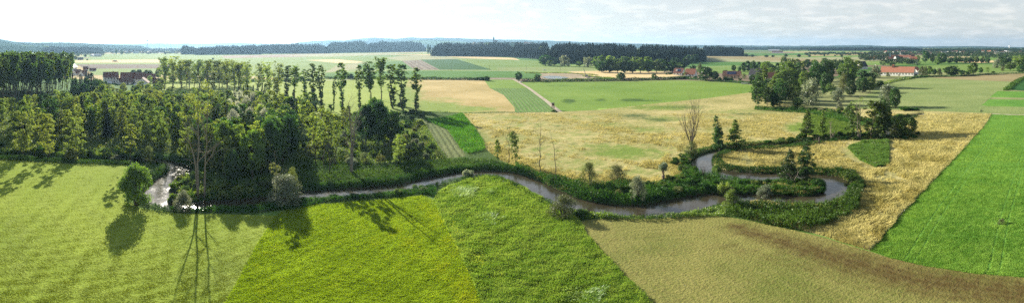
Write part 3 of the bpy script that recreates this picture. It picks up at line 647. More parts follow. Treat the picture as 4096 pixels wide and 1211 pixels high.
def tree_at(kind, x, y, h, wd, label, cat='tree', group=None, z=None, lod=None, name=None):
    d = math.hypot(x, y); lod = lod if lod is not None else (0 if d < 185 else 1 if d < 480 else 2)
    crown, tr, pw, ph, nm = proto(kind, lod, random.randrange(NV)); nm = name or nm
    if z is None: z = float(gz(x, y))
    sc = (wd/pw, wd/pw, h/ph); rz = random.uniform(0, 6.28)
    if tr is None:
        o = link(nm, crown); o.location = (x, y, z - .1); o.scale = sc; o.rotation_euler = (0, 0, rz)
    else:
        o = empty(nm, (x, y, z - .05), rz, sc); o.rotation_euler = (random.gauss(0, .028), random.gauss(0, .028), rz); link('trunk' if 'shrub' not in nm else 'stems', tr, o); link('crown' if 'shrub' not in nm else 'foliage', crown, o)
    tag(o, label, cat, group); TREES.append((x, y, wd)); return o
def tree(kind, px, yb, yt, wpx, label, cat='tree', group=None, **kw):
    d = D(yb); x, y = polar(px, d); return tree_at(kind, x, y, (yb - yt) / (yb - YH) * H, wpx * d / F, label, cat, group, **kw)
random.seed(5)
def scatter(pg_px, n, sep, kinds, hrange, wrange, label, cat, group, seed=0, avoid=1.0, rivmin=1.5, **kw):
    """n plants of several kinds at least sep apart inside the outline"""
    pg = poly(dense(pg_px, True)) ; g = np.random.default_rng(seed + 11); lo = pg.min(0); hi = pg.max(0); got = []; tries = 0
    while len(got) < n and tries < n * 60:
        tries += 1; x, y = g.uniform(lo[0], hi[0]), g.uniform(lo[1], hi[1])
        if not inside(pg, np.array([x]), np.array([y]))[0]: continue
        if any((x-a)**2 + (y-b)**2 < sep*sep for a, b in got): continue
        if avoid and any((x-a)**2 + (y-b)**2 < (c*.3*avoid)**2 for a, b, c in TREES): continue
        if rivmin and math.hypot(x, y) < 420 and riv_dist(np.array([x]), np.array([y]))[0] < rivmin: continue
        got.append((x, y)); k, wt = zip(*kinds); kd = random.choices(k, wt)[0]
        hh = g.uniform(*hrange); ww = g.uniform(*wrange) * (hh / (sum(hrange)/2))**.5
        if isinstance(label, dict): lb, gr = label[kd]
        else: lb, gr = label, group
        tree_at(kd, x, y, hh, ww, lb, cat, gr, **kw)
    return got

# ------------------------------------------------------------------ bare and dead trees: one branching skeleton per tree
def branch(mb, g, p, d, L_, r, depth, spread, up=.15, n=6, curve=.12, keep=1.0):
    p = Vector(p); d = Vector(d).normalized(); pts = [p.copy()]; k = 5 if depth > 1 else 3; rr_ = [r]; dirs = []
    for i in range(k):
        d = (d + Vector(g.normal(size=3))*curve + Vector((0, 0, up*.25))).normalized(); p = p + d * L_/k; pts.append(p.copy()); rr_.append(r*(1 - .62*(i+1)/k)); dirs.append(d.copy())
    mb.tube(pts, rr_, n if r > .05 else 4)
    if depth > 0:
        for i in range(1, k+1):
            if g.uniform() > keep: continue
            for q in range(1 if i < k else 2):
                a = g.uniform(0, 6.28); ax = dirs[i-1].cross(Vector((math.cos(a), math.sin(a), .3))).normalized()
                nd = (dirs[i-1] + ax*spread*g.uniform(.6, 1.3)).normalized()
                branch(mb, g, pts[i], nd, L_*g.uniform(.42, .68), rr_[i]*.62, depth-1, spread, up, 4, curve*1.3, keep)
def dead_tree(px, yb, yt, stems, label, bark=PALEBARK, seed=0, tufts=None, name='dead_tree', r=.28, group=None):
    """stems: list of (side shift m, depth shift m, height share, lean x, lean y, branch levels, spread)"""
    x, y, _ = P(px, yb); z = float(gz(x, y)); h = (yb-yt)/(yb-YH)*H; o = empty(name, (x, y, z - .1)); g = np.random.default_rng(seed); ux = Vector((y, -x, 0)).normalized()
    ends = []
    for sx, sy, hs, lx, ly, dep, spr in stems:
        mb = MB(); p0 = ux*sx + Vector((0, sy, -.3)); hh = h*hs; pts = [p0]; rr_ = [r]; k = 9
        for i in range(1, k+1):
            t = i/k; p = p0 + ux*(lx*t*t) + Vector((0, ly*t, hh*t)) + Vector(g.normal(size=3))*Vector((.35, .35, .05)).length*.22*(1 if i < k else .3); pts.append(p); rr_.append(r*(1 - .8*t))
            if t > .3 and dep:
                for _ in range(2 if t > .55 else 1):
                    a = g.uniform(0, 6.28); nd = (Vector((math.cos(a)*spr, math.sin(a)*spr, g.uniform(.5, 1.1)))).normalized(); branch(mb, g, p, nd, hh*g.uniform(.10, .24)*(1.25-t*.6), rr_[-1]*.5, dep, .55)
        mb.tube(pts, rr_, 8); mb.build('trunk', bark, o, True); ends.append(pts[-1])
    if tufts:
        n, size, lm, zr, wd = tufts; V = []; g2 = np.random.default_rng(seed+5)
        cent = np.column_stack([g2.normal(size=14)*wd*.35, g2.normal(size=14)*wd*.35, h*g2.uniform(zr[0], zr[1], 14)]); cent += np.array([ux.x, ux.y, 0]) * (stems[0][3]*.5)
        V, Fq = leafquads(clumps(cent, np.full(14, wd*.2), n, g2), size, g2); link('crown', mesh_np('sparse_crown', V, Fq, LF[lm]), o)
    tag(o, label, 'tree', group); TREES.append((x, y, 2)); return o
def fan_tree(px, yb, yt, wpx, label, bark, seed, n=9, trunk=.12, name='bare_tree', cat='tree', r=.3, dep=2, group=None):
    """short trunk with a fan of bare rods (old willow, bare shrub)"""
    x, y, _ = P(px, yb); z = float(gz(x, y)); d = D(yb); h = (yb-yt)/(yb-YH)*H; wd = wpx*d/F; o = empty(name, (x, y, z-.1)); g = np.random.default_rng(seed)
    mb = MB(); tz = h*trunk; mb.tube([(0,0,-.3), (0,0,tz*.6), (0,0,tz)], [r, r*.85, r*.95], 8); mb.build('trunk' if cat == 'tree' else 'stem', bark, o, True); mb = MB()
    for i in range(n):
        a = 6.28*i/n + g.normal()*.3; e = g.uniform(.1, .95); tx = math.cos(a)*wd*.5*e; ty = math.sin(a)*wd*.5*e
        nd = Vector((tx, ty, (h-tz)*(1-.25*e))); branch(mb, g, (math.cos(a)*r*.4, math.sin(a)*r*.4, tz-.1), nd, nd.length*.95, r*.38, dep, .42, .25, 5, .07, .85)
    mb.build('branches', bark, o, True); tag(o, label, cat, group); TREES.append((x, y, wd)); return o

# ------------------------------------------------------------------ named trees along the river
tree('willow_green', 548, 822, 648, 150, 'round bushy willow at the river bend, standing alone at the edge of the left meadow')
tree('willow', 732, 838, 748, 86, 'small silvery willow at the near bank, left of the tall dead trunks', lod=0)
tree('willow', 1140, 818, 690, 142, 'silver grey willow hanging over the bank where mown meadow meets crop', lod=0)
dead_tree(1108, 814, 598, [(0,0,1,-.6,0,1,.8),(.5,.2,.72,1.6,0,1,.8)], 'thin pale dead stem rising out of the silver grey willow', PALEBARK, 61, (500,.2,'olive',(.3,.8),2.4), r=.16)
tree('willow_olive', 1168, 800, 640, 62, 'taller olive green bush leaning against the silver grey willow')
tree('alder_thin', 525, 662, 488, 66, 'slender half bare tree behind the round bushy willow')
tree('shrub_light', 290, 645, 583, 64, 'small light shrub growing in the bank strip where long shadows begin', 'shrub')
tree('shrub_silver', 462, 636, 592, 46, 'small pale rounded shrub between the strip and the ditch', 'shrub')
tree('willow_olive', 590, 645, 572, 66, 'light leafy bush just above the round bushy willow', 'shrub')
tree('alder', 300, 625, 462, 80, 'spreading half open tree rising over the ditch at the left', 'tree')
tree('alder', 95, 625, 430, 95, 'light feathery tree at the left end of the ditch', 'tree')
tree('alder', 190, 640, 450, 80, 'feathery tree over the ditch between two others at the left', 'tree')
for i, (a, b, c, d_, lb) in enumerate([(700,745,690,60,'rounded yellow green shrub on the inner bank of the shiny bend'),(722,722,672,54,'upper shrub of the three on the bank right of the shiny bend'),(690,792,735,52,'lowest dense shrub right of the shiny bend'),(752,735,685,46,'small shrub tucked against the tall dead trunks')]):
    tree('shrub_light' if i % 2 else 'shrub', a, b, c, d_, lb, 'shrub')
dead_tree(806, 790, 318, [(-.9,0,.97,-.3,.5,2,.7),(.5,.4,.86,.9,.3,2,.6),(-.9,.2,.70,-4.2,0,1,.8)], 'tallest bare pale tree with forked trunks beside the river', PALEBARK, 3, (900,.2,'light',(.66,1.0),6.0), r=.27)
dead_tree(1407, 692, 397, [(0,0,.98,-1.0,.3,2,.8),(0,0,.86,1.6,.2,1,.8)], 'leaning dead trunk with a forked top in the brushy clearing', PALEBARK, 8, r=.40)
tree('alder', 1589, 662, 535, 62, 'small leafy tree at the foot of the large dark tree group', 'tree')
tree('broad_dark', 1462, 575, 405, 92, 'dark dense tree, left one of the dark clump under the poplar row')
tree('broad_dark', 1512, 580, 395, 98, 'dark dense tree, middle one of the dark clump under the poplar row')
tree('broad_dark', 1562, 570, 425, 80, 'dark dense tree, right one of the dark clump under the poplar row')
tree('broad', 1500, 545, 378, 70, 'lighter crown peeking out behind the dark clump under the poplar row')
for i, (a, b, c, lb) in enumerate([(1264,662,455,'leftmost of the slim straight trunks before the brushy clearing'),(1299,674,425,'tallest slim tree left of the leaning dead trunk'),(1316,688,440,'slim tree whose base comes nearest the river'),(1341,672,450,'right one of the slim straight trees before the clearing')]):
    tree('alder_thin', a, b, c, 58, lb)
tree('shrub_silver', 1875, 700, 640, 56, 'single pale shrub on the tip of land where tall grass meets the river', 'shrub')
tree('shrub', 1668, 735, 710, 52, 'low shrub leaning over the water by the narrow reach', 'shrub')
tree('alder_green', 1988, 655, 552, 28, 'small narrow leafy tree at the left of the bare group by the river')
dead_tree(2035, 650, 492, [(0,0,1,.5,0,2,1.1)], 'sparse spindly tree with few brown leaves beside the narrow leafy tree', GREYBARK, 21, (260,.18,'olive',(.3,.95),3.2), name='bare_tree', r=.13)
tree('alder_green', 2064, 655, 520, 34, 'narrow leafy tree right beside the spindly brown one')
dead_tree(2160, 692, 482, [(0,0,1,.2,0,2,1.5)], 'tall bare alder with fine horizontal twigs on the far river bank', GREYBARK, 23, name='bare_tree', r=.17)
dead_tree(2226, 733, 528, [(0,0,1,-1.6,0,1,1.5)], 'thin bare leaning trunk right of the tall bare alder', GREYBARK, 27, name='bare_tree', r=.13)
fan_tree(2765, 615, 432, 140, 'large bare willow with many upright branches above the river', GREYBARK, 31, 9, .2, r=.38, dep=2)
tree('willow_olive', 2765, 620, 560, 60, 'green shoots around the foot of the large bare willow', 'shrub', name='shrub')
tree('willow_olive', 2358, 748, 640, 92, 'round airy willow bush, leftmost on the far bank above the bend')
tree('willow_olive', 2470, 722, 652, 82, 'low wide airy willow bush, second on the far bank above the bend')
tree('willow', 2552, 798, 698, 72, 'bright silvery willow at the foot of the far bank')
# pollard willow
def pollard(px, yb, yt, label):
    x, y, _ = P(px, yb); z = float(gz(x, y)); h = (yb-yt)/(yb-YH)*H; o = empty('pollard_willow', (x, y, z-.1)); g = np.random.default_rng(4); mb = MB()
    mb.tube([(0,0,-.2), (.05,0,h*.15), (0,0,h*.33)], [.42, .34, .5], 9); mb.build('trunk', BROWNBARK, o, True)
    mb = MB(); cent = []
    for i in range(16):
        a = i*.393 + g.normal()*.1; e = g.uniform(.2, 1); q = Vector((math.cos(a)*e*1.3, math.sin(a)*e*1.3, h*.62*(1-.2*e))); branch(mb, g, (0,0,h*.32), q, q.length, .07, 0, .3); cent.append((q.x*.8, q.y*.8, h*.33+q.z*g.uniform(.45, .95)))
    mb.build('branches', BROWNBARK, o, True); c = np.array(cent); V, Fq = leafquads(clumps(c, np.full(16, .8), 2600, g), .14, g); link('crown', mesh_np('pollard_crown', V, Fq, LF['silver']), o)
    tag(o, label, 'tree'); TREES.append((x, y, 3))
pollard(2653, 727, 640, 'pollard willow with a thick short brown trunk and upright silvery crown')
tree('cone_dark', 2878, 596, 444, 66, 'slender dark leafy tree right of the large bare willow')
tree('cone', 2942, 598, 476, 82, 'conical leafy tree, second right of the large bare willow')
tree('willow_olive', 2255, 862, 775, 130, 'dark open scrub hanging over the near river bank', 'shrub', name='shrub')
tree('shrub_dark', 2330, 868, 828, 80, 'dense dark bush right of the open scrub on the near bank', 'shrub')
tree('willow_green', 2925, 835, 755, 74, 'rounded green willow bush on the near bank at the right bend')
tree('shrub_light', 2895, 765, 688, 60, 'light green bush where the two river arms come close', 'shrub')
tree('broad', 2865, 692, 635, 46, 'small round tree on the inner bank of the upper bend')
fan_tree(2815, 712, 662, 34, 'small bare shrub of upright twigs on the neck between river arms', GREYBARK, 41, 12, .05, 'bare_shrub', 'shrub', r=.12, dep=1)
fan_tree(2995, 716, 665, 62, 'wider bare greyish shrub beside the upper river arm', GREYBARK, 43, 16, .05, 'bare_shrub', 'shrub', r=.14, dep=1)
fan_tree(3265, 560, 535, 30, 'small leafless shrub beside the broken stump', BROWNBARK, 44, 10, .05, 'bare_shrub', 'shrub', r=.1, dep=1)
tree('willow', 3062, 772, 712, 70, 'silvery bush at the water left of the two dark alders')
tree('cone_dark', 3152, 714, 572, 92, 'dark alder with layered branches, left of the pair on the river island')
tree('cone_dark', 3224, 720, 556, 88, 'dark alder with a pointed top, right of the pair on the river island')
dead_tree(3178, 735, 665, [(0,0,1,2.0,0,1,.8),(0,0,.8,-3.2,0,1,.7),(.4,0,.5,-4.0,.5,0,.7)], 'pale fallen dead branches below the two dark island alders', PALEBARK, 51, name='dead_tree', r=.10)
tree('cone', 3228, 547, 440, 64, 'leafy conical tree at the right of the golden field, above the island')
tree('cone', 3290, 540, 443, 46, 'narrow leafy tree next to the conical one above the island')
dead_tree(3326, 558, 468, [(0,0,1,-.6,0,2,.9),(.2,0,.6,1.2,0,1,.9)], 'pale dead trunk with short broken limbs above the island', PALEBARK, 53, name='dead_tree', r=.24)
dead_tree(3440, 556, 372, [(0,0,1,0,0,2,.8),(-.8,0,.85,-.8,0,1,.8)], 'tall pale dead trunk with thin top twigs in front of dark alders', PALEBARK, 57, (450,.2,'green',(.35,.95),4.5), name='dead_tree', r=.28)
dead_tree(3590, 530, 440, [(0,0,1,-1.8,0,2,.7)], 'slim bare grey tree leaning left beside the rounded green trees', GREYBARK, 58, name='bare_tree', r=.16)
tree('alder_green', 3412, 552, 398, 62, 'leafy slender tree just left of the tall pale dead trunk')
tree('alder_green', 3485, 547, 385, 100, 'dark leafy alder, left one of the clump right of the dead trunk')
tree('broad_dark', 3528, 540, 352, 76, 'tallest dark tree of the clump right of the dead trunk')
tree('alder_dark', 3548, 530, 420, 70, 'lower dark alder on the right side of the clump')
tree('shrub_light', 3532, 552, 520, 26, 'tiny bright shrub at the foot of the dark clump', 'shrub')
tree('willow_olive', 3577, 548, 492, 58, 'grey green rounded bush at the water right of the dark clump')
tree('broad', 3636, 548, 448, 72, 'full rounded green tree at the edge of the golden grass')
tree('broad', 3604, 545, 452, 56, 'leafy tree squeezed left of the full rounded green tree')
tree('willow', 3548, 428, 330, 76, 'big silver green willow in the meadow left edge, above the dark clump')
tree('broad_dark', 3582, 432, 338, 52, 'dark tree standing right against the big silver green willow')
tree('shrub_dark', 3625, 440, 418, 70, 'low dark bush clump right of the silver willow', 'shrub')
tree('shrub_dark', 3660, 441, 424, 40, 'smaller low bush at the end of the bush clump', 'shrub')
# ------------------------------------------------------------------ the poplar row above the wood
ROW = [(658,358,228,52),(690,352,226,50),(727,350,240,40),(757,352,238,46),(797,357,232,52),(832,352,238,48),(852,366,282,40),(877,350,240,46),(905,362,238,48),(937,368,248,46),(962,372,252,46),(985,378,254,42),(1034,368,250,44),(1076,384,250,42),(1103,398,250,48)]
for i, (a, b, c, w_) in enumerate(ROW):
    lb = {0:'broad tall poplar at the left end of the sunlit row', 1:'broad tall poplar, second from the left end of the sunlit row'}.get(i, 'sunlit poplar with bare lower trunk in the crowded left part of the row')
    tree('poplar_light', a, b, c, w_*1.2, lb, 'tree', None if i < 2 else 'poplars crowded in the left part of the row')
for i in range(13):
    a = 668 + 27*i + (i*37 % 11) - 5; tree('poplar_light', a, 338 + (i*13 % 9), 236 + (i*29 % 17), 40 + (i*7 % 12), 'sunlit poplar with bare lower trunk in the crowded left part of the row', 'tree', 'poplars crowded in the left part of the row')
ROW2 = [('column',1142,407,262,44,'fluffy poplar, first standing free after the crowded part of the row'),('poplar',1179,394,260,44,'poplar with a two part crown, second free one in the row'),('column',1221,386,278,40,'short poplar between two taller ones in the row'),
        ('column',1256,426,254,40,'leafy poplar, left one of the close tall pair'),('column',1286,441,262,42,'leafy poplar, right one of the close tall pair'),('column',1334,446,305,18,'slim pencil shaped poplar, narrowest of the row'),
        ('column',1368,441,250,46,'tall full poplar right of the pencil shaped one'),('column',1439,438,260,36,'narrow poplar left of the two wide crowned ones'),('poplar',1483,425,240,56,'wide crowned poplar, left of the tallest two'),
        ('poplar',1525,402,230,52,'wide crowned poplar with the highest top of the free standing row'),('column',1573,433,258,54,'bushy poplar above the mown swath strip'),('column',1615,443,258,50,'poplar with tufted crown, second from the right end of the row'),('column',1667,444,270,46,'last poplar at the right end of the row, against the orange field')]
for k, a, b, c, w_, lb in ROW2: tree(k, a, b, c, w_*1.15, lb)
for i, (a, b, c) in enumerate([(1060,408,335),(1048,415,330),(1030,402,335),(1012,405,340),(992,400,338),(975,405,345),(955,398,345)]): tree('spruce', a, b, c, 26, 'dark spruce in the small clump below the poplar row', 'tree', 'dark spruces below the poplar row')
# ------------------------------------------------------------------ the tall poplar stand at the left edge
STAND = [(-170,455),(-60,440),(30,428),(100,415),(180,400),(255,390),(278,384),(284,352),(150,345),(-170,350)]
scatter(STAND, 190, 5.5, [('poplar_dark', 1)], (26.5, 33.5), (5.5, 8), 'tall dark poplar in the dense stand at the left edge', 'tree', 'poplars of the dense left stand', seed=1)
for i, (a, b, c, w_, k) in enumerate([(300,388,300,34,'broad_dark'),(325,384,305,32,'spruce'),(345,386,300,34,'broad_dark'),(368,388,310,30,'spruce'),(385,390,300,40,'broad_dark'),(408,384,318,32,'broad'),(290,372,292,30,'spruce'),(320,366,296,26,'spruce'),(352,366,292,24,'spruce'),(375,370,304,26,'spruce'),(400,372,310,30,'broad_dark'),(425,372,322,28,'broad_dark'),(334,396,330,40,'broad_dark'),(300,400,330,40,'broad_dark'),(372,402,335,38,'broad_dark'),(340,352,290,18,'spruce'),(362,350,288,18,'spruce')]):
    tree(k, a, b, c, w_, 'dark tree in the shaded belt between the poplar stand and the village', 'tree', 'dark trees beside the poplar stand')
# ------------------------------------------------------------------ the riverside wood
WOOD = [(60,500),(70,565),(300,570),(480,575),(620,605),(770,680),(860,742),(960,742),(1060,705),(1160,650),(1190,560),(1270,490),(1240,470),(1000,462),(700,455),(420,455),(200,470)]
lab = {k: (a, b) for k, a, b in [('alder','slender light green tree among its like in the riverside wood','light slender trees of the riverside wood'),('alder_green','slender mid green tree among its like in the riverside wood','mid green slender trees of the riverside wood'),
       ('broad_light','rounded light green tree inside the riverside wood','rounded light trees of the riverside wood'),('broad','rounded mid green tree inside the riverside wood','rounded mid green trees of the riverside wood'),
       ('broad_dark','rounded dark tree inside the riverside wood','rounded dark trees of the riverside wood'),('spruce','dark pointed conifer inside the riverside wood','conifers of the riverside wood'),('alder_dark','slender dark tree inside the riverside wood','slender dark trees of the riverside wood')]}
scatter([(880,560),(900,640),(1000,660),(1080,600),(1040,470),(950,440),(880,470)], 13, 5.5, [('willow_bright', 1)], (13, 16), (6, 8.5), 'silvery white leaved tree in the bright part of the riverside wood', 'tree', 'silvery trees of the riverside wood', seed=3)
scatter([(820,650),(870,742),(960,740),(1060,700),(1170,645),(1180,560),(1080,590),(960,640)], 16, 5.5, [('broad_dark', 3), ('broad', 1), ('alder_dark', 1)], (14, 17), (7, 9), lab, 'tree', None, seed=4)
scatter(WOOD, 230, 4.6, [('alder', 8), ('alder_green', 4), ('broad_light', 1.2), ('broad', 1), ('broad_dark', .4), ('alder_dark', 1.5), ('spruce', .5)], (9.5, 16), (4.2, 6.8), lab, 'tree', None, seed=5)
scatter([(-200,470),(-200,560),(20,540),(60,500),(40,455)], 16, 8, [('alder', 3), ('alder_green', 2)], (10, 14), (4.5, 6), 'light green young tree in the clearing below the poplar stand', 'tree', 'young trees in the left clearing', seed=6)
scatter([(60,430),(280,410),(420,400),(600,395),(700,400),(700,425),(300,450),(80,480)], 20, 8, [('alder', 2), ('broad_light', 2), ('broad', 2)], (7, 10), (5, 7), 'light tree on the far fringe of the riverside wood', 'tree', 'far fringe trees of the riverside wood', seed=7)
scatter([(390,395),(640,372),(640,400),(400,425)], 20, 6, [('alder', 3), ('broad_light', 2), ('broad', 1)], (9, 12.5), (5, 8), 'light tree standing between the wood and the village barns', 'tree', 'trees between wood and village', seed=26)
scatter([(430,385),(640,372),(960,395),(1250,430),(1250,455),(900,430),(430,415)], 26, 8, [('broad_light', 2), ('alder', 2), ('broad', 2)], (3.5, 7), (5, 7), 'bushy tree right below the poplar row', 'tree', 'bushy trees below the poplar row', seed=8)
# brush in and around the clearing
lab2 = {k: (f'{c} shrub in the brushy clearing below the dark clump', f'{c} shrubs of the brushy clearing') for k, c in [('shrub','mid green'),('shrub_light','light green'),('shrub_silver','silvery'),('shrub_olive','olive'),('alder','young light green'),('shrub_dark','dark green')]}
scatter([(1190,560),(1240,640),(1380,670),(1560,650),(1700,640),(1790,640),(1720,560),(1680,490),(1600,560),(1440,590),(1330,480)], 85, 3.6, [('shrub', 3), ('shrub_light', 3), ('shrub_silver', 2), ('shrub_olive', 2), ('alder', .8)], (2.2, 4.2), (2.6, 4.4), lab2, 'shrub', None, seed=9)
scatter([(1230,500),(1260,620),(1420,600),(1440,500),(1370,450)], 16, 4.5, [('alder', 2), ('alder_green', 1)], (7, 12), (3.2, 4.5), 'young tree at the edge of the brushy clearing', 'tree', 'young trees of the brushy clearing', seed=10)
scatter([(1600,420),(1690,460),(1700,490),(1600,560),(1560,520)], 14, 5, [('shrub_dark', 2), ('shrub', 1)], (2.2, 4.0), (3, 5), 'dark shrub between the dark clump and the swath strip', 'shrub', 'dark shrubs behind the clearing', seed=12)
scatter([(1190,800),(1400,786),(1560,774),(1700,748),(1740,756),(1690,772),(1500,786),(1300,802)], 16, 4, [('shrub', 2), ('shrub_olive', 1), ('shrub_dark', 1)], (1.1, 2.0), (2.4, 4), 'low bush on the near bank of the middle reach', 'shrub', 'low bushes of the near middle bank', seed=27, rivmin=.3)
# bank shrubs
bank_lab = {k: (f'{c} bush in the thick growth along the far river bank', f'{c} bushes of the far river bank') for k, c in [('shrub','green'),('shrub_dark','dark green'),('shrub_olive','olive')]}
scatter([(2080,690),(2200,720),(2400,745),(2600,745),(2760,700),(2870,720),(2860,755),(2700,785),(2560,800),(2400,795),(2250,765),(2130,705)], 60, 3.4, [('shrub_dark', 4), ('shrub', 1), ('shrub_olive', .5)], (1.4, 2.6), (2.6, 4.2), bank_lab, 'shrub', None, seed=13)
scatter([(2700,625),(2745,618),(2770,640),(2790,700),(2740,700),(2700,660)], 12, 3, [('shrub', 1), ('shrub_dark', 2)], (1.5, 2.6), (2.5, 4), 'bushy growth on the bank left of the upper bend', 'shrub', 'bushes left of the upper bend', seed=14)
scatter([(2890,745),(3000,735),(3100,728),(3300,722),(3300,755),(3200,772),(3020,768),(2900,765)], 34, 3.2, [('shrub_dark', 4), ('shrub', 1)], (1.2, 2.2), (2.6, 4), 'dark green bush on the neck of land inside the bend', 'shrub', 'bushes on the neck inside the bend', seed=15, rivmin=.4)
scatter([(3350,680),(3420,690),(3450,730),(3440,800),(3400,840),(3385,800),(3400,730)], 26, 3.2, [('shrub_dark', 3), ('shrub', 1)], (1.8, 3.0), (3, 4.5), 'dark bush on the outer bank of the right bend', 'shrub', 'bushes of the outer right bank', seed=16, rivmin=.6)
scatter([(0,590),(250,600),(560,615),(640,640),(560,640),(250,618),(0,606)], 40, 3.6, [('shrub', 2), ('shrub_dark', 2), ('shrub_light', 1)], (1.8, 3.2), (3, 4.6), 'bush in the hedge along the far side of the ditch', 'shrub', 'bushes beyond the left ditch', seed=17, rivmin=.5)
scatter([(700,700),(760,800),(960,785),(1190,760),(1190,720),(1000,745),(860,750),(780,700)], 46, 3.4, [('shrub', 3), ('shrub_light', 2), ('shrub_dark', 2)], (1.6, 3.2), (2.8, 4.4), 'bush at the foot of the riverside wood by the water', 'shrub', 'bushes at the foot of the wood', seed=18, rivmin=.6)
tree('shrub_olive', 4005, 898, 872, 34, 'solitary dry tuft standing in the vivid green field', 'plant', name='tuft_plant')
# ------------------------------------------------------------------ the mixed wood right of centre
BIG = [('alder_dark',3035,430,318,50,'dark tree at the left front of the right hand wood'),('alder_dark',3068,425,345,40,'narrow dark tree, second along the front of the right hand wood'),('alder_dark',3115,428,330,52,'dark pyramidal tree at the front of the right hand wood'),('alder_dark',3157,402,305,44,'tall narrow dark tree behind the front of the right hand wood'),
       ('broad',3190,428,385,50,'low green tree left of the large silver willow'),('willow',3245,418,305,92,'large silver willow, brightest tree of the right hand wood'),('willow',3352,402,345,58,'open silvery willow standing before the wood'),('willow',3357,438,400,34,'small round silver bush in front of the open willow'),
       ('broad_dark',3270,355,236,84,'broad high tree rising at the back of the right hand wood'),('broad_dark',3312,345,226,62,'very tall tree at the back of the right hand wood'),('broad',3395,352,218,92,'broadest high crown of the right hand wood'),('broad',3150,350,240,84,'high rounded crown at the back, above the narrow dark tree'),
       ('willow',3500,312,255,58,'pale round willow left of the white farm'),('broad_dark',3405,388,318,50,'dark tree right of the open silvery willow'),('broad_dark',3450,372,300,60,'dark tree toward the right end of the wood'),('broad',3480,368,305,46,'green tree at the right end of the wood'),
       ('alder_green',3330,385,330,36,'small conical tree between willow and wood'),('broad_dark',3520,345,318,34,'low round tree at the meadow corner before the farm'),('willow_olive',3552,306,286,20,'small bushy tree in front of the white farm'),('broad',3065,300,240,50,'round tree behind the white cottage'),('poplar_dark',3057,380,262,24,'half dead slender tree with bare top at the left of the wood')]
for k, a, b, c, w_, lb in BIG: tree(k, a, b, c, w_, lb)
scatter([(3010,400),(3060,425),(3180,420),(3300,390),(3420,388),(3500,365),(3520,335),(3440,310),(3200,300),(3040,315)], 54, 7, [('broad_dark', 3), ('broad', 3), ('alder_dark', 3), ('alder_green', 2), ('willow_olive', 1.2)], (11, 20), (7, 12), 'dark tree inside the mixed wood right of centre', 'tree', 'trees of the mixed wood right of centre', seed=21)
scatter([(3000,300),(3200,290),(3420,300),(3480,285),(3300,265),(3060,270)], 24, 15, [('broad_dark', 3), ('broad', 3), ('broad_light', 1)], (13, 21), (11, 17), 'tree at the back of the mixed wood right of centre', 'tree', 'back trees of the mixed wood', seed=22)
scatter([(3020,432),(3200,435),(3400,440),(3420,470),(3600,500),(3560,520),(3420,480),(3300,450),(3050,438)], 40, 4.5, [('shrub_dark', 3), ('shrub', 2), ('shrub_olive', 1)], (1.6, 3.2), (3.5, 5.5), 'bush along the overgrown stream before the mixed wood', 'shrub', 'bushes along the overgrown stream', seed=23)
scatter([(2985,580),(3200,548),(3420,540),(3560,520),(3680,540),(3640,556),(3400,560),(3150,568),(2990,592)], 40, 3.4, [('shrub_dark', 3), ('shrub', 1)], (1.3, 2.4), (2.8, 4.4), 'bush in the hedge along the upper river arm', 'shrub', 'bushes along the upper river arm', seed=24, rivmin=.3)
scatter([(3010,402),(3030,432),(3130,430),(3210,425),(3200,385),(3080,380)], 16, 5, [('alder_dark', 3), ('alder_green', 2), ('shrub_dark', 1)], (9, 15), (4.5, 7), 'slender tree at the left front of the mixed wood', 'tree', 'slender front trees of the mixed wood', seed=25)
# the broken stump
x, y, _ = P(3277, 576); o = empty('tree_stump', (x, y, float(gz(x, y)))); mb = MB(); mb.tube([(0,0,-.2), (.02,0,1.2), (0,.03,2.4), (.1,0,2.9)], [.34, .3, .26, .1], 9); mb.build('trunk', GREYBARK, o, True)
mb = MB(); mb.tube([(-.2,0,1.0), (-1.0,.1,.5), (-1.7,.2,0)], [.14, .1, .06], 6); mb.build('branch', GREYBARK, o, True); tag(o, 'broken grey stump beside the upper river arm', 'stump')

# ------------------------------------------------------------------ herbs, reeds and grass that nobody could count
def inpoly_points(pg_px, per_m2=None, n_px=None, seed=0, rivmin=.2, world=False):
    """random points: evenly per square metre, or thinning with distance"""
    g = np.random.default_rng(seed)
    if n_px:
        q = np.array(pg_px, float); lo = q.min(0); hi = q.max(0); n = int(n_px); x = g.uniform(lo[0], hi[0], n); y = g.uniform(lo[1], hi[1], n)
        d = K / (y - YH); a = (x - CX) / F; X, Y = d*np.sin(a), d*np.cos(a); pg = poly(dense(pg_px, True)); m = inside(pg, X, Y)
    else:
        pg = np.asarray(pg_px) if world else poly(dense(pg_px, True)); lo = pg.min(0); hi = pg.max(0); n = int(per_m2 * np.prod(hi - lo)); X = g.uniform(lo[0], hi[0], n); Y = g.uniform(lo[1], hi[1], n); m = inside(pg, X, Y)
    X, Y = X[m], Y[m]; m = riv_dist(X, Y) > rivmin; return X[m], Y[m]
def herbs(name, X, Y, h, leaf, per, mat, label, seed=0, wild=12, cat='vegetation'):
    """clumps of per leaf blades up to h high; height swells with a slow noise"""
    g = np.random.default_rng(seed); n = len(X); Z = gz(X, Y); hh = h * (.45 + .8*fbm(X, Y, wild, 3)) * g.uniform(.75, 1.15, n)
    k = np.repeat(np.arange(n), per); m = len(k); t = g.uniform(.12, 1, m)
    pos = np.column_stack([X[k] + g.normal(size=m)*.28*leaf*3, Y[k] + g.normal(size=m)*.28*leaf*3, Z[k] + hh[k]*t])
    V, Fq = leafquads(pos, leaf, g, aspect=.38)
    return tag(link(name, mesh_np(name, V, Fq, mat)), label, cat, None, 'stuff')
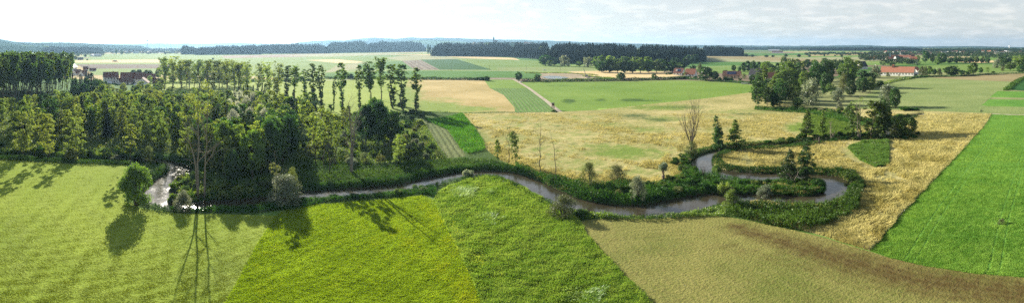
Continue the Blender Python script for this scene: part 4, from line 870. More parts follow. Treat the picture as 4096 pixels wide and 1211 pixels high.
def blades(name, X, Y, h, wd, per, mat, label, seed=0, lean=(0., 0.), wild=9, jit=.5, swirl=0., cat='grass'):
    g = np.random.default_rng(seed); n = len(X); Z = gz(X, Y); k = np.repeat(np.arange(n), per); m = len(k)
    hh = h * (.5 + .8*fbm(X, Y, wild, 3))[k] * g.uniform(.6, 1.2, m)
    a = g.uniform(0, 6.28, m); b = np.column_stack([X[k] + g.normal(size=m)*wd*.9, Y[k] + g.normal(size=m)*wd*.9, Z[k] - .03]); s = np.column_stack([np.cos(a)*wd, np.sin(a)*wd, np.zeros(m)])
    th = swirl * (fbm(X, Y, 14, 2)[k] - .5) * 6; lx = lean[0]*np.cos(th) - lean[1]*np.sin(th); ly = lean[0]*np.sin(th) + lean[1]*np.cos(th)
    tip = b + np.column_stack([lx*hh + g.normal(size=m)*hh*jit*.5, ly*hh + g.normal(size=m)*hh*jit*.5, hh])
    V = np.stack([b - s, b + s, tip + s*.25, tip - s*.25], axis=1).reshape(-1, 3)
    return tag(link(name, mesh_np(name, V, np.arange(4*m).reshape(m, 4), mat)), label, cat, None, 'stuff')
# the lush far bank of the lower reach
def band(o1, o2, i0, i1, side):
    e1 = riv_edge(o1)[side][i0:i1]; e2 = riv_edge(o2)[side][i0:i1]; return np.vstack([e1, e2[::-1]])
nr = len(riv); S = lambda k: k * 5
for side, seed in ((0, 31), (1, 32)):
    X = []; Y = []
    for i in range(0, nr-6, 5):
        q = band(.1, 3.4, i, i+6, side); a, b = inpoly_points(q, per_m2=9, seed=seed*100+i, rivmin=.1, world=True); X.append(a); Y.append(b)
    X = np.concatenate(X); Y = np.concatenate(Y); m = (np.hypot(X, Y) < 330) & ~((np.hypot(X, Y) < 118) & (Y < 95) & (side == 9)); X, Y = X[m], Y[m]
    far = fbm(X, Y, 30, 2)
    cd = dist_line(riv[:, :2], X, Y); cb, bt = dist_line(riv[:, :2], X, Y, True); ci = riv[np.clip(bt.astype(int), 0, len(riv)-1), :2]; nearside = np.hypot(X, Y) < np.hypot(ci[:, 0], ci[:, 1])
    kp = ~(nearside & (rng.uniform(size=len(X)) < .55)); X, Y = X[kp], Y[kp]
    herbs('bank_vegetation', X, Y, 1.0, .17, 8, LF['reed'], ('reeds and nettles lining one bank of the river', 'reeds and nettles lining the other bank of the river')[side], seed)
def zone(pg, name, h, leaf, per, mat, dens, label, seed, **kw):
    X, Y = inpoly_points(pg, per_m2=dens, seed=seed); herbs(name, X, Y, h, leaf, per, mat, label, seed, **kw)
zone([(2060,655),(2160,700),(2300,735),(2480,735),(2620,740),(2760,690),(2880,715),(2880,770),(2760,790),(2600,812),(2450,806),(2330,790),(2200,750),(2060,690)], 'bank_vegetation', 1.7, .2, 9, LF['reed'], 5, 'dark lush herbs and reeds between golden grass and the lower river bend', 41)
zone([(2900,860),(2960,825),(3100,830),(3290,830),(3400,800),(3440,840),(3370,880),(3260,920),(3180,926),(3060,898)], 'reeds', 2.4, .24, 10, LF['reed'], 6, 'tall dark reed bed between the river and the stubble field at right', 42)
zone([(1700,480),(1752,478),(1850,456),(1885,495),(1930,560),(1940,600),(1870,620),(1830,580),(1790,520)], 'reeds', 1.3, .22, 7, LF['lush'], 4, 'bright green reed patch beside the mown swath strip', 43)
zone([(1180,640),(1330,650),(1500,660),(1700,650),(1850,635),(1960,640),(2060,665),(1950,675),(1860,680),(1790,690),(1650,722),(1500,738),(1300,755),(1180,745)], 'bank_vegetation', 1.0, .2, 6, LF['reed'], 4.5, 'green herbs on the broad bank below the brushy clearing', 44)
zone([(2790,640),(2830,600),(2900,600),(3100,590),(3220,572),(3300,572),(3200,590),(2960,605),(2880,625),(2850,650),(2870,665),(3000,670),(3250,675),(3370,680),(3390,700),(3240,690),(3000,688),(2850,665)], 'bank_vegetation', 1.3, .19, 7, LF['reed'], 5, 'reed edge around the golden grass tongue inside the loop', 45)
zone([(2890,725),(3000,712),(3110,715),(3280,718),(3320,740),(3280,762),(3150,772),(3000,768),(2890,760)], 'bank_vegetation', .8, .2, 8, LF['reed'], 4, 'dark herbs covering the neck and island inside the river loop', 46)
zone([(3340,680),(3420,690),(3455,740),(3445,810),(3400,845),(3375,830),(3400,740)], 'bank_vegetation', 2.0, .22, 8, LF['reed'], 5, 'dark thicket herbs on the outer bank of the right loop', 47)
zone([(-150,590),(50,575),(300,600),(560,606),(660,640),(760,690),(860,745),(1000,745),(1190,680),(1190,765),(1000,790),(760,800),(700,780),(740,690),(620,632),(400,628),(200,622),(-150,612)], 'undergrowth', 1.3, .22, 7, LF['under'], 3.2, 'undergrowth at the front edge of the riverside wood', 48)
zone([(1190,570),(1330,470),(1450,560),(1640,470),(1700,500),(1760,600),(1790,640),(1500,660),(1190,650)], 'undergrowth', 1.1, .22, 6, LF['under'], 2.6, 'rough weeds and brambles in the brushy clearing', 49)
zone([(-200,440),(300,420),(900,430),(1250,470),(1190,600),(900,640),(560,600),(-200,590)], 'undergrowth', 1.3, .32, 5, LF['under'], 1.0, 'low undergrowth beneath the trees of the riverside wood', 50)
zone([(3020,428),(3240,440),(3430,470),(3560,500),(3560,530),(3420,500),(3240,455),(3020,440)], 'bank_vegetation', 1.3, .3, 6, LF['reed'], 2, 'dark herbs along the overgrown stream below the mixed wood', 51)
zone([(3390,592),(3450,566),(3551,562),(3552,640),(3545,660),(3500,668),(3440,640)], 'reeds', 1.0, .2, 5, LF['under'], 1.3, 'green reeds in the wedge inside the golden grass', 52)
# near bank strip (narrow raised hedge of herbs)
for pg, lb, sd, hh in [([(-150,628),(0,626),(120,632),(260,643),(400,648),(520,646),(540,662),(400,660),(260,656),(120,647),(0,640),(-150,642)], 'narrow herb strip between the mown meadow and the ditch', 53, 1.1),
                   ([(700,832),(800,828),(1000,818),(1190,795),(1400,784),(1560,772),(1700,744),(1745,752),(1742,790),(1690,778),(1500,792),(1300,808),(1180,838),(1000,850),(800,850),(650,842)], 'herb hedge along the near bank of the middle reach', 54, 1.0),
                   ([(2290,850),(2380,852),(2500,858),(2640,862),(2740,850),(2840,830),(2900,835),(2900,866),(2750,868),(2500,872),(2340,878)], 'patchy herbs on the near bank above the stubble field', 55, 1.0)]:
    zone(pg, 'bank_vegetation', hh, .17, 8, LF['reed'] if sd != 55 else LF['under'], 9, lb, sd, wild=5)
# fields seen close by
GR = dict(yel=leafmat('grass_yellowish', (.28,.38,.05), (.44,.50,.10), .45, .0, scale=.3), reedy=leafmat('grass_reedy', (.07,.14,.035), (.17,.27,.07), .45, .0, scale=.3), mown=leafmat('grass_mown', (.19,.29,.03), (.30,.40,.05), .35, .0, scale=.5, tmul=(1.2,1.1,.5)), crop=leafmat('grass_crop', (.34,.41,.035), (.55,.62,.075), .5, 0, scale=.12, tmul=(1.0,1.1,.4)),
          cropy=leafmat('grass_crop_yellow', (.40,.53,.04), (.56,.66,.07), .5, 0, scale=.2, tmul=(1.0,1.1,.4)), tall=leafmat('grass_tall', (.20,.34,.055), (.38,.50,.125), .5, .0, scale=.15),
          vivid=leafmat('clover', (.11,.28,.045), (.25,.45,.09), .42, 0, scale=.07, tmul=(1.1,1.1,.5)), gold=leafmat('grass_golden', (.40,.34,.125), (.69,.57,.26), .38, .0, scale=.12, tmul=(1,1,.8)), pale=leafmat('grass_pale', (.24,.34,.12), (.42,.50,.26), .35, .02, scale=.3))
CP = LAND[[i for i, l in enumerate(LAND) if l['name'] == 'crop_field' and 'centre left' in l['label']][0]]
def patchval(ld, X, Y):
    px, py = to_px(X, Y); v = np.zeros(len(X))
    for cx, cy, rx, ry, am in ld['p']: v = np.maximum(v, am*np.exp(-(((px-cx)/rx)**2 + ((py-cy)/ry)**2)))
    return v
def world_poly(ld_label): return [l for l in LAND if ld_label in l['label']][0]
def field_pts(ld, n, ymin, ymax, seed, x0=-60, x1=4156):
    g = np.random.default_rng(seed); x = g.uniform(x0, x1, n); y = g.uniform(ymin, ymax, n); d = K/(y-YH); a = (x-CX)/F; X, Y = d*np.sin(a), d*np.cos(a); m = inside(ld['pg'], X, Y); X, Y = X[m], Y[m]; m = riv_dist(X, Y) > .8; return X[m], Y[m]
X, Y = field_pts(CP, 280000, 770, 1420, 61, 850, 2050); v = patchval(CP, X, Y)*.95 + fbm(X, Y, 4, 3)*.9 - .45; m = rng.uniform(.15, 1.3, len(v)) < v
blades('crop_plants', X[~m], Y[~m], .22, .10, 2, GR['crop'], 'young green crop plants covering the centre left field', 61, jit=1.2, wild=2.2)
blades('crop_plants', X[m], Y[m], .24, .10, 2, GR['cropy'], 'yellowing crop plants in patches of the centre left field', 62, jit=1.2, wild=2.2)
ld = world_poly('wedge of tall'); X, Y = field_pts(ld, 310000, 700, 1420, 63, 1650, 2900); px, py = to_px(X, Y)
w_ = .9*np.exp(-(((px-1880)/110)**2 + ((py-770)/34)**2)) + .75*np.exp(-(((px-2330)/130)**2 + ((py-1190)/50)**2)) + .5*np.exp(-(((px-1960)/90)**2+((py-880)/40)**2)) + fbm(X, Y, 5, 3)*.8 - .4
yl = patchval(ld, X, Y)*1.2 + fbm(X, Y, 3, 3)*.3 - .15; m1 = rng.uniform(.45, 1.5, len(w_)) < w_; m2 = (rng.uniform(.25, 2.6, len(yl)) < yl) & ~m1; m = ~m1 & ~m2
blades('tall_grass', X[m], Y[m], .62, .07, 2, GR['tall'], 'tall green grass of the centre wedge', 63, lean=(.35, -.2), swirl=.5, wild=5)
blades('tall_grass', X[m1], Y[m1], .8, .08, 2, GR['pale'], 'wind flattened pale shining grass patches in the centre wedge', 64, lean=(1.1, -.5), swirl=1.0, wild=3)
blades('tall_grass', X[m2], Y[m2], .5, .07, 2, GR['yel'], 'yellowish grass along the left side of the centre wedge', 65, lean=(.2, -.1), wild=4)
ld = world_poly('large vivid'); X, Y = field_pts(ld, 480000, 456, 1420, 66, 3400, 4320); dl = dist_line([P(*q)[:2] for q in dense(EDGE)], X, Y); tr = dl % 15.0; kp = ~((np.abs(tr-7) < .22) | (np.abs(tr-8.9) < .22)) & (rng.uniform(size=len(X)) < .55 + .8*fbm(X, Y, 18, 3)); X, Y = X[kp], Y[kp]; blades('clover', X, Y, .18, .10, 2, GR['vivid'], 'dense clover leaves covering the vivid green field', 66, jit=1.3, wild=3)
ld = world_poly('large mown'); X, Y = field_pts(ld, 270000, 640, 1420, 67, -260, 1150); blades('mown_grass', X, Y, .07, .07, 2, GR['mown'], 'short regrowing grass of the left meadow', 67, jit=1.6, wild=2)
ld = world_poly('uncut golden'); X, Y = field_pts(ld, 330000, 455, 1010, 68, 1800, 4000); v = np.maximum(patchval(ld, X, Y), 0); v2 = np.zeros(len(X)); px, py = to_px(X, Y)
for cx, cy, rx, ry, am in ld['p2']: v2 = np.maximum(v2, am*np.exp(-(((px-cx)/rx)**2 + ((py-cy)/ry)**2)))
rg = RW1; X2, Y2 = field_pts(rg, 60000, 430, 560, 69, 3150, 3500); blades('tall_grass', X2, Y2, .6, .12, 2, GR['reedy'], 'green reedy grass beside the upper river bend', 69, lean=(.4, -.3), wild=4)
rg = RW2; X2, Y2 = field_pts(rg, 60000, 555, 680, 70, 3350, 3600); blades('tall_grass', X2, Y2, .8, .12, 2, GR['reedy'], 'tall grass at the rim of the reedy wedge', 70, lean=(.4, -.3), wild=4)
keep = (v*1.5 + v2*.8 + fbm(X, Y, 4, 3)*.5 + fbm(X, Y, 26, 3)*.55 - .45) < rng.uniform(.2, .6, len(v)); X, Y = X[keep], Y[keep]
blades('golden_grass', X, Y, .55, .10, 2, GR['gold'], 'dry golden grass stems leaning with the wind', 68, lean=(1.0, -.6), swirl=1.2, wild=3.5)
# ------------------------------------------------------------------ hills and far woods
def hillmat(name, c1, c2, c3=None, s=.004, thr=(.55, .6)):
    m = MT(name); n = m.noise(.03, 4, .7); col = m.mix(m.rr(n, .3, .7), c1, c2)
    if c3: col = m.mix(m.rr(m.noise(s, 3, .5, stretch=(.6, 1.6, 1, .4)), *thr), col, c3)
    return m.bsdf(col, 1, m.bump(n, 6), .0)
HM = hillmat('hill_wood', (.012,.03,.014), (.03,.058,.022)); HF = hillmat('hill_wood_fields', (.014,.034,.015), (.034,.065,.024), (.14,.20,.07), .0035)
HG = hillmat('hill_fields', (.09,.15,.04), (.15,.21,.06), (.03,.06,.02), .003, (.5, .54))
def ridge(pts, dist, label, mat, wdt=900, seed=0, rough=6., name='hills'):
    """a long ridge whose crest stands at the given rows, dist metres away"""
    xs = np.arange(pts[0][0], pts[-1][0]+1, 6.); crest = np.interp(xs, [p[0] for p in pts], [p[1] for p in pts]); zc = np.maximum(H + (YH - crest)/F*dist, 2)
    ts = np.linspace(-1, 1, 15); g = np.random.default_rng(seed); V = []
    for j, t in enumerate(ts):
        d = dist + t*wdt + 0*xs; a = (xs-CX)/F; prof = math.cos(t*math.pi/2)**1.3 if abs(t) < 1 else 0
        x, y = d*np.sin(a), d*np.cos(a); e = np.clip(np.minimum(np.arange(len(xs)), len(xs)-1-np.arange(len(xs)))/12, 0, 1)
        z = zc*prof*e + (fbm(x, y, 260, 3)-.5)*rough*prof*2 + (fbm(x, y, 40, 2)-.5)*rough*.6*prof - (1-prof)*3 ; V.append(np.column_stack([x, y, z]))
    n = len(xs); V = np.vstack(V); f = np.array([(j*n+i, j*n+i+1, (j+1)*n+i+1, (j+1)*n+i) for j in range(14) for i in range(n-1)])
    tag(link(name, mesh_np(name, V, f, mat, smooth=True)), label, 'hills', None, 'structure')
ridge([(-300,158),(0,157),(50,167),(150,170),(300,172),(450,178),(560,183),(640,188)], 4200, 'blue wooded hills at the far left', HM, 1000, 1)
ridge([(-300,170),(0,176),(80,180),(180,184),(300,190),(420,198)], 3000, 'lower wooded slope with clearings at the far left', HF, 500, 2)
ridge([(330,176),(520,175),(640,173),(800,174),(960,171),(1060,174),(1250,177),(1400,176)], 9500, 'pale hazy ridge behind the left plain', HF, 1400, 3)
ridge([(1120,178),(1166,171),(1318,160),(1381,162),(1412,156),(1496,150),(1580,154),(1643,150),(1706,152),(1748,150),(1864,154),(1916,156),(2048,158),(2232,164),(2415,171),(2615,176),(2760,182)], 8000, 'long blue hill ridge in the middle distance', HM, 1400, 4)
ridge([(1480,176),(1560,168),(1640,162),(1720,158),(1800,163),(1880,170),(1960,176)], 6200, 'hill with pale fields in front of the blue ridge', HG, 700, 5)
ridge([(2560,181),(2700,179),(2900,181),(3072,183),(3300,183),(3400,181),(3470,181),(3560,185),(3700,186),(3900,184),(4000,187),(4200,191),(4500,190)], 8600, 'long low wooded ridge on the right horizon', HM, 1200, 6)
ridge([(3150,192),(3240,188),(3400,187),(3560,187),(3660,188),(3700,192)], 5200, 'dark wooded rise at the right', HM, 500, 7, 3)
ridge([(3700,195),(3850,190),(3980,192),(4100,193),(4400,192)], 5600, 'wooded rise behind the far right village', HF, 600, 8, 3)
ridge([(1840,176),(1900,170),(1960,168),(2060,169),(2140,172),(2220,178)], 3000, 'low hill carrying the village with the church', HF, 330, 9, 2)
ridge([(2900,190),(3000,188),(3120,189),(3240,191),(3300,193)], 5000, 'low dark rise beyond the row of round trees', HM, 450, 10, 3)

def forest(px0, px1, yb, yt, depth, hgt, n, mat, label, seed=0, conif=True, jag=.38):
    """a wood on a rise: front edge at row yb, tops reaching row yt"""
    g = np.random.default_rng(seed); d0a, d0b = D(yb[0]), D(yb[1]); u = np.concatenate([np.linspace(0, 1, n//7), g.uniform(0, 1, n - n//7)]); s = np.concatenate([np.abs(g.normal(size=n//7))*.03, g.uniform(0, 1, n - n//7)*np.clip(np.minimum(u[n//7:], 1-u[n//7:])*9+.12, 0, 1)])
    dd = (d0a + (d0b-d0a)*u) + s*depth + g.normal(size=n)*6; a = (px0 + (px1-px0)*u - CX)/F; x, y = dd*np.sin(a), dd*np.cos(a)
    top = yt[0] + (yt[1]-yt[0])*u if len(yt) == 2 else np.interp(u, np.linspace(0, 1, len(yt)), yt)
    top = top + (fbm(px0 + (px1-px0)*u, u*0 + seed*50., 55, 3) - .5)*6.5
    def zg(uu, ss, tp, d0): zb = H + (YH-tp)/F*(d0+depth*.9) - hgt; q = np.clip(ss/.9, 0, 1); return np.maximum(zb, 0)*(q*q*(3-2*q))
    z = zg(u, s, top, d0a + (d0b-d0a)*u); h = hgt*g.uniform(1-jag, 1+jag*.6, n)*(.86 + .3*fbm(x, y, 60, 3)); V = []; Fq = []
    if conif:
        k = 6; wd = hgt*.15
        tiers = [(.04,1.0),(.34,.45),(.30,.82),(.62,.33),(.58,.6),(.86,.14),(.8,.34),(1.0,.0)]
        for zf, rf in tiers:
            ang = np.arange(k)*6.283/k; jr = 1 + g.uniform(-.3, .3, (n, k)); r = wd*g.uniform(.8, 1.3, n)[:, None]*rf*jr
            V.append(np.stack([x[:,None]+r*np.cos(ang), y[:,None]+r*np.sin(ang), (z+h*zf)[:,None]+g.normal(size=(n,k))*hgt*.02], axis=2))
        V = np.stack(V, axis=1).reshape(-1, 3); T = len(tiers); base = (np.arange(n)*T*k)[:, None]
        for t in range(0, T-1):
            for i in range(k): Fq.append(np.column_stack([base[:,0]+t*k+i, base[:,0]+t*k+(i+1)%k, base[:,0]+(t+1)*k+(i+1)%k, base[:,0]+(t+1)*k+i]))
        Fq = np.concatenate(Fq)
    else:
        per = 60; kk = np.repeat(np.arange(n), per); b = ball(n*per, g, .35); r = hgt*.30*g.uniform(.8, 1.2, n)
        pos = np.column_stack([x[kk]+b[:,0]*r[kk], y[kk]+b[:,1]*r[kk], z[kk]+h[kk]*(.55+.45*b[:,2])]); V, Fq = leafquads(pos, hgt*.085, g, aspect=.8)
    tag(link('forest', mesh_np('forest', V, Fq, mat)), label, 'forest', None, 'stuff')
    # ground of the rise
    us = np.linspace(-.02, 1.02, 40); ss = np.linspace(-.02, 1.9, 16); G = []
    for q in ss:
        d = (d0a + (d0b-d0a)*us) + q*depth; a = (px0+(px1-px0)*us-CX)/F; tp = np.interp(us, np.linspace(0, 1, len(yt)), yt); fade = 1 if q < 1 else max(0, 1-(q-1)/.85)
        e = np.clip(np.minimum(us+.02, 1.02-us)/.04, 0, 1); G.append(np.column_stack([d*np.sin(a), d*np.cos(a), zg(us, min(q, 1), tp, d0a+(d0b-d0a)*us)*fade*e + .3*(1 if 0 < q < 1.8 else -1)]))
    m_ = len(us); f = np.array([(j*m_+i, j*m_+i+1, (j+1)*m_+i+1, (j+1)*m_+i) for j in range(len(ss)-1) for i in range(m_-1)])
    tag(link('hills', mesh_np('wooded_rise', np.vstack(G), f, HM, smooth=True)), 'ground rising under ' + label, 'hills', None, 'structure')
def woodmat(name, a, b, c):
    m = MT(name); n1 = m.noise(.16, 3, .7); n2 = m.noise(.02, 4, .7); f = m.math('ADD', m.rr(n1, .3, .7, -.2, .8), m.rr(n2, .3, .7, -.3, .3), True)
    col = m.mix(f, a, b); col = m.mix(m.rr(m.noise(.06, 3, .6), .62, .7), col, c); return m.bsdf(col, .9, None, .1)
SP = woodmat('spruce_wood', (.006,.018,.011), (.034,.060,.026), (.06,.10,.03)); DKW = woodmat('leafy_wood', (.015,.036,.012), (.06,.10,.03), (.11,.15,.05)); DK = LF['dark']
forest(172, 410, (213,214), (189,186,187,192), 420, 26, 1500, SP, 'dark wood projecting into the plain behind the left village', 71)
forest(727, 785, (217,217), (190,188,190), 120, 24, 260, DKW, 'small wood left of the long spruce wood', 72, conif=False)
forest(782, 1040, (219,217), (190,184,182,178), 420, 27, 1700, SP, 'long hazy spruce wood left of centre', 73)
forest(1020, 1312, (215,213), (178,176,175,178), 420, 28, 2000, SP, 'spruce wood behind the poplar row', 74)
forest(1305, 1470, (212,210), (172,168,166), 420, 26, 420, DKW, 'mixed leafy wood between the spruce woods', 75, conif=False)
forest(1310, 1480, (208,207), (167,165,168), 260, 28, 700, SP, 'spruces above the mixed wood', 751)
forest(1465, 1702, (210,206), (167,166,165,170), 400, 28, 1700, SP, 'right end of the spruce wood before the gap', 76)
forest(1728, 2060, (224,228), (173,174,174,173), 480, 26, 2600, SP, 'dark spruce wood right of the gap, below the church', 77)
forest(2050, 2200, (230,240), (176,174,176), 420, 25, 1200, SP, 'spruce wood at the picture centre', 78)
forest(2190, 2560, (252,262), (176,175,178,179), 420, 24, 2800, SP, 'high dark spruce wood behind the leafy tree belt', 79)
forest(2550, 2820, (262,246), (180,182,186,193), 420, 24, 1900, SP, 'right part of the high dark spruce wood', 80)
forest(2805, 2975, (224,225), (185,184,187,192), 260, 25, 900, SP, 'detached dark wood at the right of the central forest', 81)
forest(2970, 3240, (200,200), (190,189,190,191), 200, 22, 420, DKW, 'low far wood behind the green fields at right', 82, conif=False)
forest(3240, 3690, (203,204), (190,189,189,192), 300, 22, 1400, SP, 'long far dark wood on the right plain', 83)
forest(3690, 4140, (209,208), (197,195,196,197), 300, 20, 700, DKW, 'trees filling the far right village edge', 84, conif=False)
forest(420, 730, (206,204), (196,194,195,196), 260, 20, 360, DKW, 'hazy trees around the far left village', 85, conif=False)

# ------------------------------------------------------------------ trees on the plain
BELT = [('broad_dark',2182,259,214,46),('broad_dark',2216,260,228,24),('broad',2200,262,240,26),('willow',2258,265,219,46),('broad',2316,263,242,22),('willow',2352,269,225,50),('broad',2385,268,222,34),('broad',2404,272,220,36),('broad_dark',2408,286,238,50),('broad_dark',2438,287,228,46),('broad',2470,288,231,44),
        ('broad_dark',2500,288,238,40),('broad_dark',2531,288,235,44),('broad',2562,288,230,44),('broad_dark',2594,287,233,42),('broad',2626,287,238,40),('broad_dark',2657,286,244,38),('broad_dark',2690,286,245,40),('broad_dark',2722,281,246,36),('broad',2545,272,224,44),('broad',2500,270,222,44),('broad_light',2440,268,218,36),('broad',2590,268,226,44),('broad_dark',2640,268,230,44),('spruce',2672,262,218,22),('broad_dark',2700,262,228,40),('broad_dark',2745,262,230,36),('broad_dark',2780,252,214,34),('broad_dark',2755,250,218,34)]
for k, a, b, c, w_ in BELT:
    if k == 'willow': tree(k, a, b, c, w_, {2258:'pale silvery round tree left of the gap in the leafy belt',2352:'pale silvery wide tree near the middle of the leafy belt edge'}[a])
    else: tree(k, a, b+3, c, w_*1.25, 'leafy tree in the belt before the high dark spruce wood', 'tree', 'leafy belt before the spruce wood')
for k, a, b, c, w_, lb in [('broad_light',2167,231,183,36,'single pale round tree rising before the dark spruce wood'),('broad_light',1924,222,186,20,'light tree standing out at the edge of the spruce wood below the church'),('alder_light',1940,222,196,14,''),
    ('broad_dark',2074,324,281,32,'dark round tree beside the top end of the dirt track'),('broad_dark',2150,326,293,30,'round tree on the hedge left of the pond'),('broad_dark',2484,321,287,40,'wide round tree in the hedge below the tan grain field'),('broad_dark',2617,318,292,25,'smaller round tree in the hedge, right of the wide one'),('shrub_dark',2575,317,308,10,'tiny bush in the hedge between two round trees'),
    ('broad_dark',1399,315,291,33,'lone round bush tree glimpsed between the poplars'),('broad_dark',1948,323,301,25,'dark bush tree at the end of the long dark hedge'),
    ('broad_dark',2772,283,256,27,'round tree behind the orange roofed house'),('willow_olive',2800,286,251,26,'lighter tree behind the big dark tree by the orange roof'),('broad_dark',2822,323,262,68,'big dark tree right of the orange roofed house'),('broad_dark',2858,319,282,38,'dark tree between big tree and tan bungalow'),('broad',2743,304,285,22,'garden tree between the two small red houses'),
    ('broad_dark',3011,338,295,36,'dark tree in front of the white house with the dark roof'),('broad_dark',2935,285,255,20,'slim round tree behind the tan bungalow'),('broad_dark',2901,293,277,24,'small tree at the left of the tan bungalow'),('alder_green',2977,316,293,18,'small tree right of the tan bungalow'),
    ('broad_dark',3702,252,199,34,'very tall oval tree at the right village'),('broad',3730,252,212,24,'oval tree between the tallest two at the right village'),('broad_dark',3767,256,204,48,'very wide tall tree at the right village'),('broad',3751,261,229,30,'rounded tree before the very wide tall one'),('broad_light',3672,249,218,20,'light tree beside the white house with orange roof'),
    ('willow_olive',3687,308,262,30,'brownish thin tree at the right end of the white farm'),('willow_olive',3700,305,260,30,'grey green tree beside the brownish thin one'),('broad',3717,302,260,28,'third tree from the white farm along the field edge'),('broad_dark',3737,300,271,22,'short dark tree along the field edge'),('willow_olive',3758,300,270,26,'grey tree left of the big round dark one'),
    ('broad_dark',3807,304,259,72,'big round dark tree at the edge of the brownish field'),('broad_dark',3850,300,277,28,'small dark tree right of the big round one'),('broad',3892,300,245,46,'tall grey green tree behind the brownish field'),('broad_dark',3923,294,267,20,'narrow tree right of the tall grey green one'),('alder_green',3950,292,268,15,'little pointed tree near the end of the row'),
    ('broad',3873,299,280,30,'low tree left beside the tall grey green one'),('shrub_dark',3973,291,281,18,'small bush right of the little pointed tree'),('willow',3990,271,230,44,'silver tree at the left of the far right grove'),('broad_dark',4016,269,228,40,'dark tree in the far right grove'),('broad',4042,282,246,50,'low wide tree at the front of the far right grove'),
    ('broad',4075,270,219,62,'tall tree near the right picture edge'),('broad_dark',4122,266,212,80,'tallest tree cut by the right picture edge'),('broad_dark',4086,292,258,50,'dark tree at the right edge above the brownish field'),('willow_olive',4012,284,262,22,'bushy grey tree in front of the far right grove'),
    ('shrub_dark',295,266,243,14,'small tree beside the white gable at the left'),('broad_dark',341,229,213,12,'small round tree by the white halls'),('broad_dark',312,226,212,15,'dark tree left of the white halls'),('broad_dark',302,239,222,18,'dark tree near the small white farm'),('broad_dark',349,242,234,9,'tiny bush by the small white farm'),
    ('broad_dark',535,298,277,28,'dark tree behind the long red barn, left one'),('broad_dark',556,298,275,26,'dark tree behind the long red barn, right one'),('broad_dark',592,302,275,40,'wide tree behind the right end of the long red barn'),('broad',634,318,266,30,'tall dense tree just left of the broad poplars'),('broad_light',600,335,300,26,'light round tree before the white gabled barn'),('spruce',534,337,310,9,'slim conifer between the barns'),
    ('spruce',347,312,278,12,'small spruce beside the left houses'),('spruce',356,313,284,12,'second small spruce beside the left houses'),('broad_dark',366,308,290,18,'dark garden tree by the left houses'),('broad_dark',326,300,284,14,'small dark tree between the left roofs'),
    ('broad_dark',704,233,227,13,'tiny lone tree left on the pale plain'),('broad_dark',852,238,230,11,'tiny lone tree in the field below the spruce wood'),('broad_dark',465,218,193,10,'taller dark tree of the pair on the hazy plain'),('broad_dark',487,219,195,15,'wider dark tree of the pair on the hazy plain'),
    ('broad_dark',1713,218,176,12,'tree in the gap between the two spruce woods, left one'),('broad_dark',1721,216,178,10,'tree in the gap between the two spruce woods, right one')]:
    if not lb: continue
    tree(k, a, b, c, w_, lb, 'shrub' if 'shrub' in k else 'tree')
for i, (a, b, c, w_) in enumerate([(2984,227,213,18),(3009,228,216,17),(3065,229,218,21),(3092,229,218,14),(3143,229,214,18),(3196,229,215,17),(3238,229,216,14),(3298,226,219,8),(3340,226,218,9),(3367,229,218,12)]):
    lb = ['first round tree from the left in the row across the plain','second round tree from the left in the row across the plain','widest low tree of the row across the plain','small round tree right of the widest one in the row','round tree in the row straight above the mixed wood','round tree near the field path in the row','last big round tree of the row across the plain','tiny tree after the end of the row','small tree beyond the row of round trees','rounder small tree at the far end of the row'][i]
    tree('broad_dark', a, b, c, w_, lb, 'tree', 'round trees in a row across the plain')
for a, b, c, w_ in [(2975,288,244,24),(2992,289,239,28),(3014,290,238,30),(3036,289,243,28),(3060,288,246,28),(3084,286,250,26),(2958,287,262,18),(3110,288,248,30)]: tree('broad_dark', a, b, c, w_, 'dark tree in the clump behind the bungalow and white house', 'tree', 'dark clump behind the bungalow')
for a, b, c, w_ in [(2880,322,306,24),(2905,324,303,30),(2925,325,308,24),(2700,296,288,16),(2680,297,286,16),(2666,298,290,14),(2730,300,290,14),(2780,316,302,20),(2960,322,310,16)]: tree('shrub_dark', a, b, c, w_, 'garden bush around the small houses right of centre', 'shrub', 'garden bushes of the small houses')
def tree_mass(xy, hr, wr, label, seed, z=None):
    g = np.random.default_rng(seed); V = []; 
    for x, y in xy:
        h = g.uniform(*hr); w_ = g.uniform(*wr); b = ball(140, g, .3); b[:, :2] *= w_*.5; b[:, 2] = h*.56 + b[:, 2]*h*.44; zz_ = 0 if z is None else z(x, y); V.append(b + np.array([x, y, zz_]))
        V.append(np.column_stack([np.full(8, x) + g.normal(size=8)*.2, np.full(8, y) + g.normal(size=8)*.2, zz_ + np.linspace(0, h*.5, 8)]))
    V, Fq = leafquads(np.vstack(V), 1.1, g, aspect=.75); tag(link('distant_trees', mesh_np('distant_trees', V, Fq, DKW)), label, 'trees', None, 'stuff')
def box_trees(n, x0, x1, y0, y1, hr, wr, kinds, label, group, seed, cat='tree'):
    g = np.random.default_rng(seed); random.seed(seed)
    if (y1 < 236 or seed in (93, 94)) and cat == 'tree': return tree_mass([polar(x0 + (x1-x0)*(i + g.uniform(.1, .9))/n, D(g.uniform(y0, y1))) for i in range(n)], hr, wr, label.replace('tree', 'trees', 1).replace('small trees', 'row of small trees'), seed)
    for i in range(n):
        px = x0 + (x1-x0)*(i + g.uniform(.1, .9))/n; py = g.uniform(y0, y1); x, y = polar(px, D(py)); tree_at(random.choice(kinds), x, y, g.uniform(*hr), g.uniform(*wr), label, cat, group)
box_trees(80, 3700, 4110, 226, 234, (13, 20), (12, 20), ['broad_dark', 'broad'], 'tree among the far right village gardens', 'trees of the far right village', 91)
box_trees(130, 3480, 4110, 214, 224, (14, 22), (14, 24), ['broad_dark', 'broad'], 'distant tree in the hazy village at the right horizon', 'distant trees of the right horizon', 92)
box_trees(34, 3440, 3560, 232, 246, (12, 18), (12, 18), ['broad_dark', 'broad'], 'tree beyond the mixed wood near the red roofs', 'trees near the red roofs', 93)
